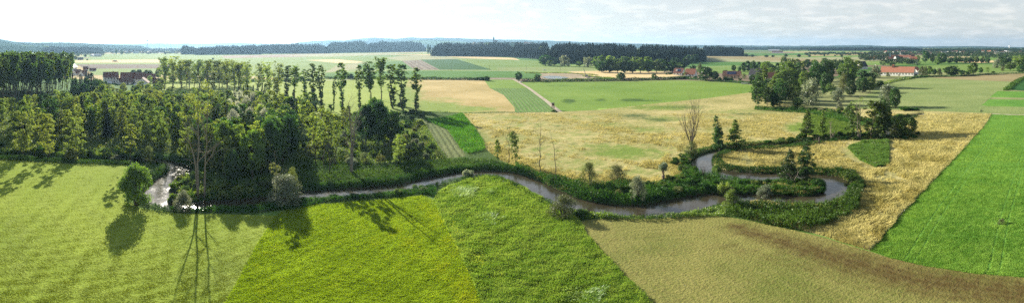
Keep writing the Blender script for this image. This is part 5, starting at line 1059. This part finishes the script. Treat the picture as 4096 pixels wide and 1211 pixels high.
box_trees(16, 3530, 3670, 252, 266, (11, 16), (12, 18), ['broad_dark', 'broad'], 'tree between the white farm and the village', 'trees behind the white farm', 94)
box_trees(16, 3790, 3960, 250, 254, (13, 17), (8, 14), ['broad_dark', 'broad'], 'tree in the loose row on the right plain', 'loose tree row on the right plain', 95)
box_trees(60, 3220, 3440, 214, 222, (7, 12), (9, 14), ['broad_dark'], 'small tree in the hedge line across the right plain', 'hedge trees across the right plain', 96)
box_trees(44, 3430, 3640, 217, 223, (8, 14), (9, 14), ['broad_dark'], 'small tree in the right part of the far hedge line', 'far hedge line trees', 97)
box_trees(18, 3060, 3240, 199, 205, (12, 20), (16, 30), ['broad_dark'], 'dark far tree near the red roofed farm on the plain', 'far trees behind the round tree row', 98)
box_trees(70, 400, 720, 209, 217, (8, 15), (10, 20), ['broad_dark', 'broad'], 'hazy tree on the far left plain', 'hazy trees of the left plain', 99)
box_trees(18, 270, 420, 216, 224, (10, 16), (12, 20), ['broad_dark'], 'dark tree at the foot of the projecting wood', 'trees near the white halls', 100)
box_trees(22, 660, 1240, 318, 326, (3, 6), (5, 9), ['broad', 'broad_dark'], 'bush tree along the lane behind the poplar row', 'bushes along the lane', 101)
box_trees(20, 4000, 4110, 236, 262, (12, 18), (12, 18), ['broad_dark', 'broad'], 'tree in the grove at the right edge', 'grove at the right edge', 102)
# hedges as things: leaf clouds along a line
def hedge(pts, h, wd, label, seed, per=5., mat=DK, leaf=.5, name='hedge'):
    q = catmull([P(*p)[:2] for p in pts], 12); L_ = np.hypot(*np.diff(q, axis=0).T).sum(); n = int(L_*per*wd); g = np.random.default_rng(seed); t = g.uniform(0, len(q)-1.001, n); i = t.astype(int); c = q[i] + (q[i+1]-q[i])*(t-i)[:, None]
    hh = h*(.55+.65*fbm(c[:,0], c[:,1], 14, 3)); pos = np.column_stack([c[:,0]+g.normal(size=n)*wd*.3, c[:,1]+g.normal(size=n)*wd*.3, hh*g.uniform(.05, 1, n)]); V, Fq = leafquads(pos, leaf, g, aspect=.7)
    tag(link(name, mesh_np(name, V, Fq, mat)), label, 'hedge')
hedge([(1300,314),(1440,315),(1600,318),(1750,318),(1900,320),(1950,321)], 3.2, 5, 'long dark hedge left of the dirt track', 111, per=8)
hedge([(2090,326),(2250,326),(2400,324),(2560,321),(2700,317),(2760,314)], 3.4, 5, 'long dark hedge at the top of the large green meadow', 112, per=8)
hedge([(2740,316),(2850,324),(2960,332),(3020,338)], 2.4, 4, 'hedge curving below the small houses', 113)
hedge([(3600,318),(3660,312),(3728,308),(3860,305),(3960,298),(4120,293)], 2.4, 4, 'hedge along the upper edge of the brownish field', 114)
hedge([(3480,350),(3530,338),(3580,324),(3640,316)], 1.8, 6, 'brushy hedge between mixed wood and white farm', 115, mat=LF['under'])
hedge([(4024,362),(4060,333),(4100,312),(4180,296)], 1.8, 5, 'overgrown strip rising along the dark crop wedge at the right', 116, mat=LF['reed'])
hedge([(2100,291),(2150,293),(2250,293),(2330,297),(2390,302)], 1.4, 3, 'weedy rim above the gravel pit slope', 117, mat=LF['under'])
hedge([(2330,304),(2400,310),(2450,314),(2330,318),(2220,320)], 1.4, 3, 'weedy lower rim of the gravel pit', 118, mat=LF['under'])
hedge([(600,335),(800,333),(1000,328),(1250,322)], 1.6, 3, 'low hedge beside the lane behind the poplars', 119)
hedge([(1850,453),(2000,450),(2100,452),(2240,447)], .5, 1.2, 'thin dark ditch edge across the grassland', 120, mat=LF['reed'], leaf=.25)
hedge([(1560,455),(1640,452),(1740,450),(1850,453)], .8, 1.5, 'dark bushy ditch edge above the reed patch', 121, mat=LF['reed'], leaf=.25)
hedge(EDGE, .5, .5, 'dark shaggy edge between golden grass and vivid clover', 122, per=28, mat=LF['olive'], leaf=.13)

# ------------------------------------------------------------------ buildings
WALLW = plain('white_render', (.78,.76,.71), .9, .06, .4); WALLT = plain('tan_render', (.55,.42,.27), .9, .08, .4); WALLG = plain('grey_render', (.45,.44,.42), .9, .1, .4)
REDR = plain('red_tiles', (.17,.072,.05), .85, .25, 1.2); ORR = plain('orange_tiles', (.33,.14,.085), .85, .25, 1.2); BRR = plain('brown_tiles', (.16,.085,.06), .85, .25, 1.2); DKR = plain('dark_tiles', (.05,.05,.055), .8, .2, 1.2); PALER = plain('pale_sheet_roof', (.62,.63,.63), .5, .08, .4)
GLS = MT('window_glass').bsdf((.03,.035,.045), .15, None, .6); WOODM = plain('weathered_wood', (.16,.115,.075), .9, .3, 3); STEEL = plain('painted_steel', (.35,.37,.40), .5, .1, 2); SOLAR = MT('solar_panel').bsdf((.03,.04,.09), .12, None, .7); DOORM = plain('door_wood', (.12,.07,.04), .8, .2, 3)
def house(px, yb, Lr, Wd, hw, hr, label, wall=WALLW, roof=REDR, rot=0., win=(4, 1), chim=True, cat='house', name='house', z=0, dist=None, solar=False, dormer=False, door=True, pos=None, group=None):
    """gabled building: ridge Lr long, Wd deep, walls hw high, roof hr high; rot turns the ridge away from the picture plane"""
    a = (px-CX)/F; d = dist or D(yb); o = empty(name, (d*math.sin(a), d*math.cos(a), z), -a + rot); l, w_ = Lr/2, Wd/2
    mb = MB(); mb.add([(-l,-w_,-1),(l,-w_,-1),(l,w_,-1),(-l,w_,-1),(-l,-w_,hw),(l,-w_,hw),(l,w_,hw),(-l,w_,hw),(-l,0,hw+hr),(l,0,hw+hr)],
        [(0,1,5,4),(1,2,6,9,5),(2,3,7,6),(3,0,4,8,7),(4,5,9,8),(6,7,8,9),(0,3,2,1)]); mb.build('wall', wall, o)
    mb = MB(); e = .45; t = .22; sl = hr/w_
    for s in (-1, 1):
        y0, z0 = s*(w_+e), hw - e*sl + .06; mb.add([(-l-e,y0,z0),(l+e,y0,z0),(l+e,0,hw+hr+.06),(-l-e,0,hw+hr+.06),(-l-e,y0,z0+t),(l+e,y0,z0+t),(l+e,0,hw+hr+t+.06),(-l-e,0,hw+hr+t+.06)], [(0,3,2,1),(4,5,6,7),(0,1,5,4),(1,2,6,5),(2,3,7,6),(3,0,4,7)])
    ro = mb.build('roof', roof, o)
    if chim: mb = MB(); mb.box((l*.35, w_*.15, hw+hr+.3), (.8,.8,1.6)); mb.box((l*.35, w_*.15, hw+hr+1.15), (1,1,.14)); mb.build('chimney', BRR, ro)
    if solar: mb = MB(); mb.box((0, -w_*.5, hw+hr*.5+.42), (Lr*.5, math.hypot(w_, hr)*.6, .08), tilt=(math.atan2(hr, w_), 'X')); mb.build('solar_panel', SOLAR, ro)
    if dormer: mb = MB(); mb.box((-l*.3, -w_*.55, hw+hr*.55), (2.2, 2.2, 2.0)); mb.build('dormer', wall, ro)
    nx, ny = win
    if nx:
        for j in range(ny):
            zc = hw*(j+.55)/ny
            for i in range(nx):
                x = -l + Lr*(i+.5)/nx; mb = MB(); s_ = min(1.3, hw/ny*.45); mb.box((x, -w_-.02, zc), (min(1.2, Lr/nx*.45), .12, s_)); q = mb.build('window', GLS, o)
                mb = MB(); mb.box((x, -w_-.05, zc-s_/2-.06), (min(1.4, Lr/nx*.55), .2, .1)); mb.build('sill', WALLG, q)
            for s in (-1, 1):
                mb = MB(); mb.box((s*(l+.02), 0, hw*.9 if j else hw*.5), (.12, 1.1, 1.2)); mb.build('window', GLS, o)
    if door: mb = MB(); mb.box((l*.12, -w_-.04, 1.05), (1.1,.14,2.1)); mb.build('door', DOORM, o)
    tag(o, label, cat, group); return o
# left village
house(443,331,15,10,6.0,5.0,'white two storey house with steep red roof at the left village', rot=.12, win=(5,2))
house(531,329,25,11,4.0,6.2,'long barn with a big dark red roof in the left village', roof=REDR, win=(6,1), chim=False, cat='barn', name='barn', rot=-.05)
house(571,343,14,11.5,3.4,4.4,'white gabled barn facing the viewer in the left village', roof=BRR, rot=1.45, win=(3,1), chim=False, cat='barn', name='barn')
house(560,349,11,5,1.8,1.4,'low grey shed before the white gabled barn', wall=WALLG, roof=PALER, win=(0,0), chim=False, cat='shed', name='shed', door=False)
house(500,336,14,9,2.4,3.4,'white house with brown roof and gable turned left in the village', roof=BRR, rot=.35, win=(4,1))
house(632,343,10,8,2.8,4.2,'brown roofed barn beside the tall dense tree', roof=BRR, win=(5,1), chim=False, cat='barn', name='barn')
house(598,322,13,9,3.2,4.2,'red roofed building behind the white gabled barn', roof=REDR, win=(4,1))
house(430,340,8,6,2.2,1.2,'pale low annex below the white two storey house', roof=PALER, win=(2,1), chim=False, cat='annex', name='annex')
house(290,277,16,9.5,3.8,4.5,'large white gable hall at the edge of the poplar stand', roof=PALER, rot=1.1, win=(0,0), chim=False, cat='barn', name='barn')
house(343,285,7.5,7,3.6,3.4,'small house with red brick roof on the left plain edge', roof=REDR, win=(3,2))
house(371,284,10,6,1.8,2.4,'low building with dark red roof right of the small brick roofed house', roof=REDR, win=(3,1), chim=False, cat='shed', name='shed')
house(309,300,12,8,2.8,4.5,'grey brown roofed barn half hidden by the poplar stand', roof=BRR, rot=.8, win=(3,1), chim=False, cat='barn', name='barn')
house(333,303,9,7,3,4,'house with grey brown roof and white gable by two small spruces', roof=BRR, rot=.9, win=(3,1))
house(286,290,10,7,2.6,2.2,'pale roofed shed at the edge of the poplar stand', roof=PALER, rot=.2, win=(0,0), chim=False, cat='shed', name='shed', door=False)
house(375,225,22,18,5,3.5,'left one of the two white halls below the projecting wood', roof=PALER, win=(0,0), chim=False, cat='hall', name='hall', rot=.5)
house(391,226,26,20,5,4,'right larger one of the two white halls below the projecting wood', roof=PALER, win=(5,1), chim=False, cat='hall', name='hall', rot=.1)
house(321,240,15,9,2.8,4.2,'small white farmhouse with dark roof left of the plain', roof=DKR, win=(3,1), rot=.3)
house(733,311,11,8,3,4,'red roofed house glimpsed between the sunlit poplars', roof=REDR, win=(3,1))
house(880,315,16,9,4,4,'white house glimpsed behind the sunlit poplars', roof=PALER, win=(4,1))
# small houses right of centre
house(2717,299,13,9,3.0,5.5,'white house with red brown roof and solar panels beside the central wood', roof=REDR, rot=-.5, win=(3,1), solar=True, dormer=True)
house(2764,304,13,10,2.8,6.3,'house with bright orange roof beside the big dark tree', roof=ORR, rot=-.35, win=(3,1))
house(2928,312,21,10,3.6,4.6,'tan bungalow with brown roof and solar panels', wall=WALLT, roof=BRR, rot=-.18, win=(5,1), solar=True)
house(3027,315,15,12,5.4,6.0,'white house with dark steep roof at the edge of the mixed wood', roof=DKR, rot=-.35, win=(3,2))
house(3092,323,17,11,4,5,'white house with orange roof hidden in the mixed wood', roof=ORR, rot=.2, win=(4,1))
# the white farm
fm = house(3592,302,43,13,4.6,6.6,'long white farm building with a big red tiled roof', roof=ORR, win=(11,1), cat='farmhouse', name='farmhouse', rot=-.22, chim=False)
mb = MB(); mb.box((-6, 0, 11.6), (3.0,3.0,2.6)); mb.build('ridge_turret', BRR, fm)
mb = MB(); mb.add([(-7.8,-1.8,12.9),(-4.2,-1.8,12.9),(-4.2,1.8,12.9),(-7.8,1.8,12.9),(-6,0,14.2)], [(0,1,4),(1,2,4),(2,3,4),(3,0,4),(0,3,2,1)]); mb.build('turret_roof', ORR, fm)
house(3662,296,14,11,4.5,5,'red roofed wing behind the right end of the white farm', roof=ORR, rot=1.2, win=(3,1), cat='barn', name='barn')
house(3658,302,7,5,2.6,1.4,'low white annex at the right end of the white farm', roof=PALER, win=(2,1), chim=False, cat='annex', name='annex', rot=.3)
house(3445,276,18,12,4.5,8,'dark roofed barn half hidden by the tall trees of the mixed wood', roof=DKR, rot=.8, win=(2,1), chim=False, cat='barn', name='barn')
# right village
for i, (a, b, l_, w_, hw, hr, rf, lb) in enumerate([(3653,254,16,12,9,6,ORR,'tall white house with orange roof in front of the right village'),(3620,236,34,12,5,6,ORR,'long orange roof behind the tall white house'),(3644,234,20,12,6,6,REDR,'red roof right behind the tall white house'),(3562,244,24,12,5,6,REDR,'red brown roofed house left of the steel mast'),
        (3588,246,18,12,6,8,DKR,'white gabled house with dark roof near the mast'),(3545,238,20,12,6,7,ORR,'orange roofed house left of the red brown one'),(3483,239,34,14,4,6,ORR,'long low orange roof right behind the mixed wood'),(3506,237,18,12,5,6,ORR,'orange roofed house beside the long low roof'),
        (3600,243,14,10,5,6,REDR,'small house with red roof right of the dark gabled one'),(3575,236,16,10,5,6,ORR,'orange roof peeking above the red brown roofed house')]):
    house(a, b, l_, w_, hw, hr, lb, roof=rf, rot=[.1,.05,.5,.1,1.0,.3,.0,.6,.4,.2][i], win=(3,2) if hw > 5 else (4,1))
g = np.random.default_rng(77)
for i in range(44):
    a = g.uniform(3540, 4090); b = g.uniform(208, 219); house(a, b, g.uniform(14, 24), 12, g.uniform(5, 7), g.uniform(4, 7), 'small far house of the village along the right horizon', roof=[ORR,REDR,BRR,PALER][i % 4], rot=g.uniform(-.7, .9), win=(0,0), chim=False, door=False, group='far houses of the right village')
for i in range(16):
    a = g.uniform(430, 700); b = g.uniform(206, 214); house(a, b, g.uniform(16, 28), 12, g.uniform(4, 6), g.uniform(4, 7), 'tiny hazy house on the far left plain', roof=[PALER,REDR,BRR][i % 3], rot=g.uniform(-.7, .9), win=(0,0), chim=False, door=False, group='hazy houses of the left plain')
for a, b, l_, lb in [(3110,211,60,'far farm with long red roof on the right plain'),(3095,204,80,'pale far hall beyond the row of round trees'),(3490,234,20,'white gabled small house near the khaki field')]: house(a, b, l_, 16, 5, 6, lb, roof=REDR if 'red' in lb else PALER, win=(0,0), chim=False, door=False)
# the church on the hill and its village
zc = 60
CHW = plain('weathered_stone', (.10,.095,.09), .9, .15, .3); a_, dd = (1975-CX)/F, 3000; o = empty('church', (dd*math.sin(a_), dd*math.cos(a_), zc), -a_, (.72, .72, .72))
mb = MB(); mb.box((0,0,15), (12,12,34)); mb.build('tower', CHW, o)
mb = MB(); mb.lathe([(6.6,32),(7,33),(5.6,35),(7.6,38),(7.8,41),(6,44),(3,46),(2.2,48),(3,50),(1.8,52),(.8,55),(.6,60)]); mb.build('onion_dome', DKR, o, True)
mb = MB(); mb.add([(4,-6,-3),(34,-6,-3),(34,6,-3),(4,6,-3),(4,-6,12),(34,-6,12),(34,6,12),(4,6,12),(4,0,20),(34,0,20)], [(0,1,5,4),(1,2,6,9,5),(2,3,7,6),(3,0,4,8,7),(0,3,2,1)]); mb.build('nave', CHW, o)
mb = MB(); mb.add([(3,-7,11.5),(35,-7,11.5),(35,7,11.5),(3,7,11.5),(3,0,20.6),(35,0,20.6)], [(0,1,5,4),(2,3,4,5),(1,2,5),(3,0,4),(0,3,2,1)]); mb.build('roof', BRR, o)
for zz_ in (8, 18, 27): mb = MB(); mb.box((0,-6.05,zz_), (1.4,.2,3)); mb.build('window', GLS, o)
tag(o, 'church with slender tower and dark onion dome on the far hill', 'church')
for i in range(34):
    a = g.uniform(1880, 2150); dd = 3000 - g.uniform(30, 150); u = (a-CX)/F; house(a, 0, g.uniform(9, 16), 9, g.uniform(4, 6), g.uniform(3, 5), 'tiny house of the hill village around the church', roof=[REDR,BRR,DKR,ORR][i % 4], rot=g.uniform(-.8, .8), win=(0,0), chim=False, door=False, dist=dd, z=60 - (3000-dd)*.13, group='houses of the hill village')
tree_mass([polar(g.uniform(1840, 2160), 3000 - q*6) for q in range(2, 32)], (8, 13), (10, 16), 'tiny dark trees between the houses of the hill village', 9, z=lambda x, y: 59 - (3000-math.hypot(x, y))*.14)
# ------------------------------------------------------------------ masts, poles, hide, crane, cars
def mast(px, yb, yt, wd, label, head=False, z=0, dist=None, mat=STEEL):
    d = dist or D(yb); x, y = polar(px, d); h = H + (YH-yt)/F*d - z; o = empty('lattice_mast', (x, y, z)); w_ = wd/2; mb = MB()
    for sx, sy in ((-1,-1),(1,-1),(1,1),(-1,1)): mb.tube([(sx*w_, sy*w_, 0), (sx*w_*.45, sy*w_*.45, h)], wd*.11, 4)
    k = 12
    for i in range(k):
        t = i/k; t2 = (i+1)/k; r0 = w_*(1-.55*t); r1 = w_*(1-.55*t2)
        for (ax, ay), (bx, by) in (((-1,-1),(1,-1)),((1,-1),(1,1)),((1,1),(-1,1)),((-1,1),(-1,-1))): mb.tube([(ax*r0, ay*r0, h*t), (bx*r1, by*r1, h*t2)], wd*.06, 4)
    mb.build('lattice_tower', mat, o)
    if head: mb = MB(); mb.lathe([(wd*.5,h),(wd*1.3,h+wd*.5),(wd*1.3,h+wd*1.4),(wd*.4,h+wd*2)], n=10); mb.tube([(0,0,h+wd*1.8),(0,0,h+wd*5)], wd*.15, 5); mb.build('antenna_head', mat, o)
    tag(o, label, 'mast')
mast(589,196,165,7,'tall thin mast with a round head over the left horizon', True, dist=4200)
mast(491,198,176,5,'thin lattice mast left of the tall one on the horizon', dist=3800)
mast(358,195,173,5,'thin mast above the wooded hills at the far left', z=40, dist=3600)
mast(3560,244,211,2.6,'slim blue grey steel mast between the village roofs', mat=plain('blue_steel', (.20,.32,.42), .5))
x, y = polar(4038, 5300); o = empty('water_tower', (x, y, 10)); mb = MB(); mb.lathe([(7,0),(6,18),(9,22),(9,28),(3,31)], n=12); mb.build('tank', WALLW, o, True); tag(o, 'tiny pale water tower on the far right horizon', 'tower')
for i, (a, b, lb) in enumerate([(2105,281,'utility pole left of the white car on the country road'),(2241,282,'utility pole right of the white car on the country road'),(1805,281,'utility pole at the corner of the dark green wedge'),(1957,280,'utility pole near the right tip of the dark green wedge')]):
    x, y, _ = P(a, b); o = empty('utility_pole', (x, y, 0)); mb = MB(); mb.tube([(0,0,-.3),(0,0,7.5)], [.2,.14], 6); mb.build('pole', WOODM, o); mb = MB(); mb.box((0,0,7), (1.6,.14,.14)); mb.build('crossarm', WOODM, o); tag(o, lb, 'pole')
# hunting hide
x, y, _ = P(2212, 438); o = empty('hunting_hide', (x, y, float(gz(x, y))), .2); mb = MB()
for sx in (-1, 1):
    for sy in (-1, 1): mb.tube([(sx*1.0, sy*.9, -.1), (sx*.6, sy*.6, 2.3)], .09, 5)
for z_ in (.7, 1.5): mb.tube([(-.9,-.8,z_),(.75,-.72,z_+.5)], .05, 4); mb.tube([(.9,.8,z_),(-.75,.72,z_+.5)], .05, 4)
mb.build('stilts', WOODM, o); mb = MB(); mb.box((0,0,2.35), (1.5,1.5,.1)); mb.box((0,-.7,2.75), (1.4,.06,.75)); mb.box((0,.7,3.05), (1.4,.06,1.35)); mb.box((-.7,0,2.8), (.06,1.4,.85)); mb.box((.7,0,2.8), (.06,1.4,.85)); 
for sx in (-.68,.68): mb.box((sx,-.68,3.3), (.08,.08,.8))
mb.build('cabin', WOODM, o); mb = MB(); mb.box((0,0,3.8), (1.9,1.9,.1), tilt=(.12,'X')); mb.build('roof', DKR, o)
mb = MB()
for s in (-.22, .22): mb.tube([(s,-1.7,0),(s,-.75,2.4)], .05, 4)
for k in range(7): mb.tube([(-.22,-1.7+.135*k,.3*k+.15),(.22,-1.7+.135*k,.3*k+.15)], .035, 4)
mb.build('ladder', WOODM, o); tag(o, 'dark wooden hunting hide on stilts at the foot of the dirt track', 'hunting hide')
tree('shrub_dark', 2216, 447, 436, 26, 'dark low bush at the foot of the hunting hide', 'shrub')
# dragline crane in the gravel pit
x, y, _ = P(2345, 307); o = empty('dragline_crane', (x, y, 0), -.15); mb = MB(); mb.box((.6,0,1.6), (3.6,2.6,1.8)); mb.box((-.9,-.7,1.7), (1.2,1.1,1.6)); mb.build('cab', plain('grey_machine', (.35,.33,.30), .6), o)
mb = MB(); mb.box((.4,-1.3,.4), (4.4,.6,.8)); mb.box((.4,1.3,.4), (4.4,.6,.8)); mb.build('crawler_track', DKR, o); mb = MB(); A, B = Vector((-.6,0,2.2)), Vector((-3.4,0,11))
for sx, sy in ((-.5,-.5),(.5,-.5),(.5,.5),(-.5,.5)): mb.tube([A+Vector((sx,sy,0)), B+Vector((sx*.5,sy*.5,0))], .1, 4)
for k in range(9):
    p = A+(B-A)*k/9; q = A+(B-A)*(k+1)/9; mb.tube([p+Vector((-.4,-.4,0)), q+Vector((.4,-.4,0))], .06, 4); mb.tube([p+Vector((.4,.4,0)), q+Vector((-.4,.4,0))], .06, 4)
mb.build('boom', plain('blue_boom', (.10,.16,.26), .6), o); tag(o, 'dragline crane with a lattice boom on the rim of the gravel pit', 'crane')
mb = MB(); mb.lathe([(3.2,-.2),(2.4,.6),(1.2,1.3),(.2,1.7)], n=14); o = mb.build('gravel_heap', FD['dirt'], None, True); o.location = P(2352, 311); tag(o, 'pale heap of gravel beside the dragline crane', 'heap')
def car(px, yb, label, rot, paint, z=0.):
    x, y, _ = P(px, yb); a = (px-CX)/F; o = empty('parked_car' if rot else 'car', (x, y, z), -a+rot); mb = MB()
    prof = [(-2.1,.35),(-2.15,.75),(-1.5,.92),(-.8,1.42),(.75,1.45),(1.4,.98),(2.1,.85),(2.15,.35)]; w_ = .85
    vs = [(px_, -w_*(1 if pz < 1 else .85), pz) for px_, pz in prof] + [(px_, w_*(1 if pz < 1 else .85), pz) for px_, pz in prof]; n = len(prof)
    mb.add(vs, [tuple(range(n)), tuple(range(n, 2*n))[::-1]] + [(i, i+n, (i+1) % n + n, (i+1) % n) for i in range(n)]); mb.build('body', paint, o)
    for sx in (-1.35, 1.35):
        for sy in (-.8, .8): mb = MB(); mb.tube([(sx, sy-.1, .33), (sx, sy+.1, .33)], .33, 12); mb.build('wheel', DKR, o)
    [(lambda b: (b.add([(-1.1,s*.875,.98),(1.15,s*.875,.98),(.7,s*.80,1.38),(-.75,s*.80,1.38)], [(0,1,2,3)]), b.build('window', GLS, o)))(MB()) for s in (-1, 1)]; tag(o, label, 'car'); return o
car(2178, 281.5, 'small white car driving on the country road', .0, plain('white_paint', (.8,.8,.8), .3, .02))
x, y, _ = P(2084, 330); o = empty('farm_trailer', (x, y, 0), .4); mb = MB(); mb.box((0,0,.9), (2.4,1.3,.7)); mb.box((1.5,0,.6), (.8,.1,.1)); mb.build('bed', PALER, o)
for s in (-.7, .7): mb = MB(); mb.tube([(0,s-.08,.35),(0,s+.08,.35)], .35, 10); mb.build('wheel', DKR, o)
tag(o, 'small pale trailer standing by the tree at the top of the dirt track', 'trailer')
# footbridge at the wood
x, y, _ = P(2982, 336); o = empty('footbridge', (x, y, 0), -(2982-CX)/F); mb = MB(); mb.box((0,0,.35), (9,1.6,.25)); mb.build('deck', WALLG, o)
for s in (-.8, .8):
    mb = MB(); mb.box((0,s,1.25), (9,.12,.3))
    for k in range(7): mb.box((-4.4+k*1.47,s,.75), (.12,.12,.9))
    mb.build('railing', WALLW, o)
tag(o, 'low white railed footbridge beside the dark tree near the white house', 'bridge')
# heap on the left plain
mb = MB(); mb.lathe([(8,-.3),(6.5,1.6),(3.5,2.6),(.5,3.0)], n=14); o = mb.build('dung_heap', SP, None, True); o.location = P(460, 246); o.scale = (1.3,.6,1); tag(o, 'dark heap lying in the golden strip on the left plain', 'heap')
# fence posts along the golden grass
for i, (a, b) in enumerate([(3458,998),(3478,1003)]):
    x, y, _ = P(a, b); mb = MB(); mb.tube([(0,0,-.2),(0,0,.9),(0,0,1.0)], [.06,.055,.03], 6); o = mb.build('fence_post', WOODM); o.location = (x, y, float(gz(x, y))); tag(o, ('thin weathered marker post near the lower tip of the golden grass','second marker post right at the tip of the golden grass')[i], 'post')
# ------------------------------------------------------------------ the air: one even box of haze
m = bpy.data.materials.new('haze'); m.use_nodes = True; t = m.node_tree; t.nodes.clear(); oo = t.nodes.new('ShaderNodeOutputMaterial'); pv_ = t.nodes.new('ShaderNodeVolumePrincipled')
pv_.inputs['Color'].default_value = (.42, .70, 1.0, 1); pv_.inputs['Density'].default_value = 6.5e-5; pv_.inputs['Anisotropy'].default_value = .42
t.links.new(pv_.outputs[0], oo.inputs['Volume']); mb = MB(); mb.box((0,0,125), (26000,26000,260)); o = mb.build('haze', m); tag(o, 'thin blue summer haze over the whole plain', 'haze', None, 'stuff')
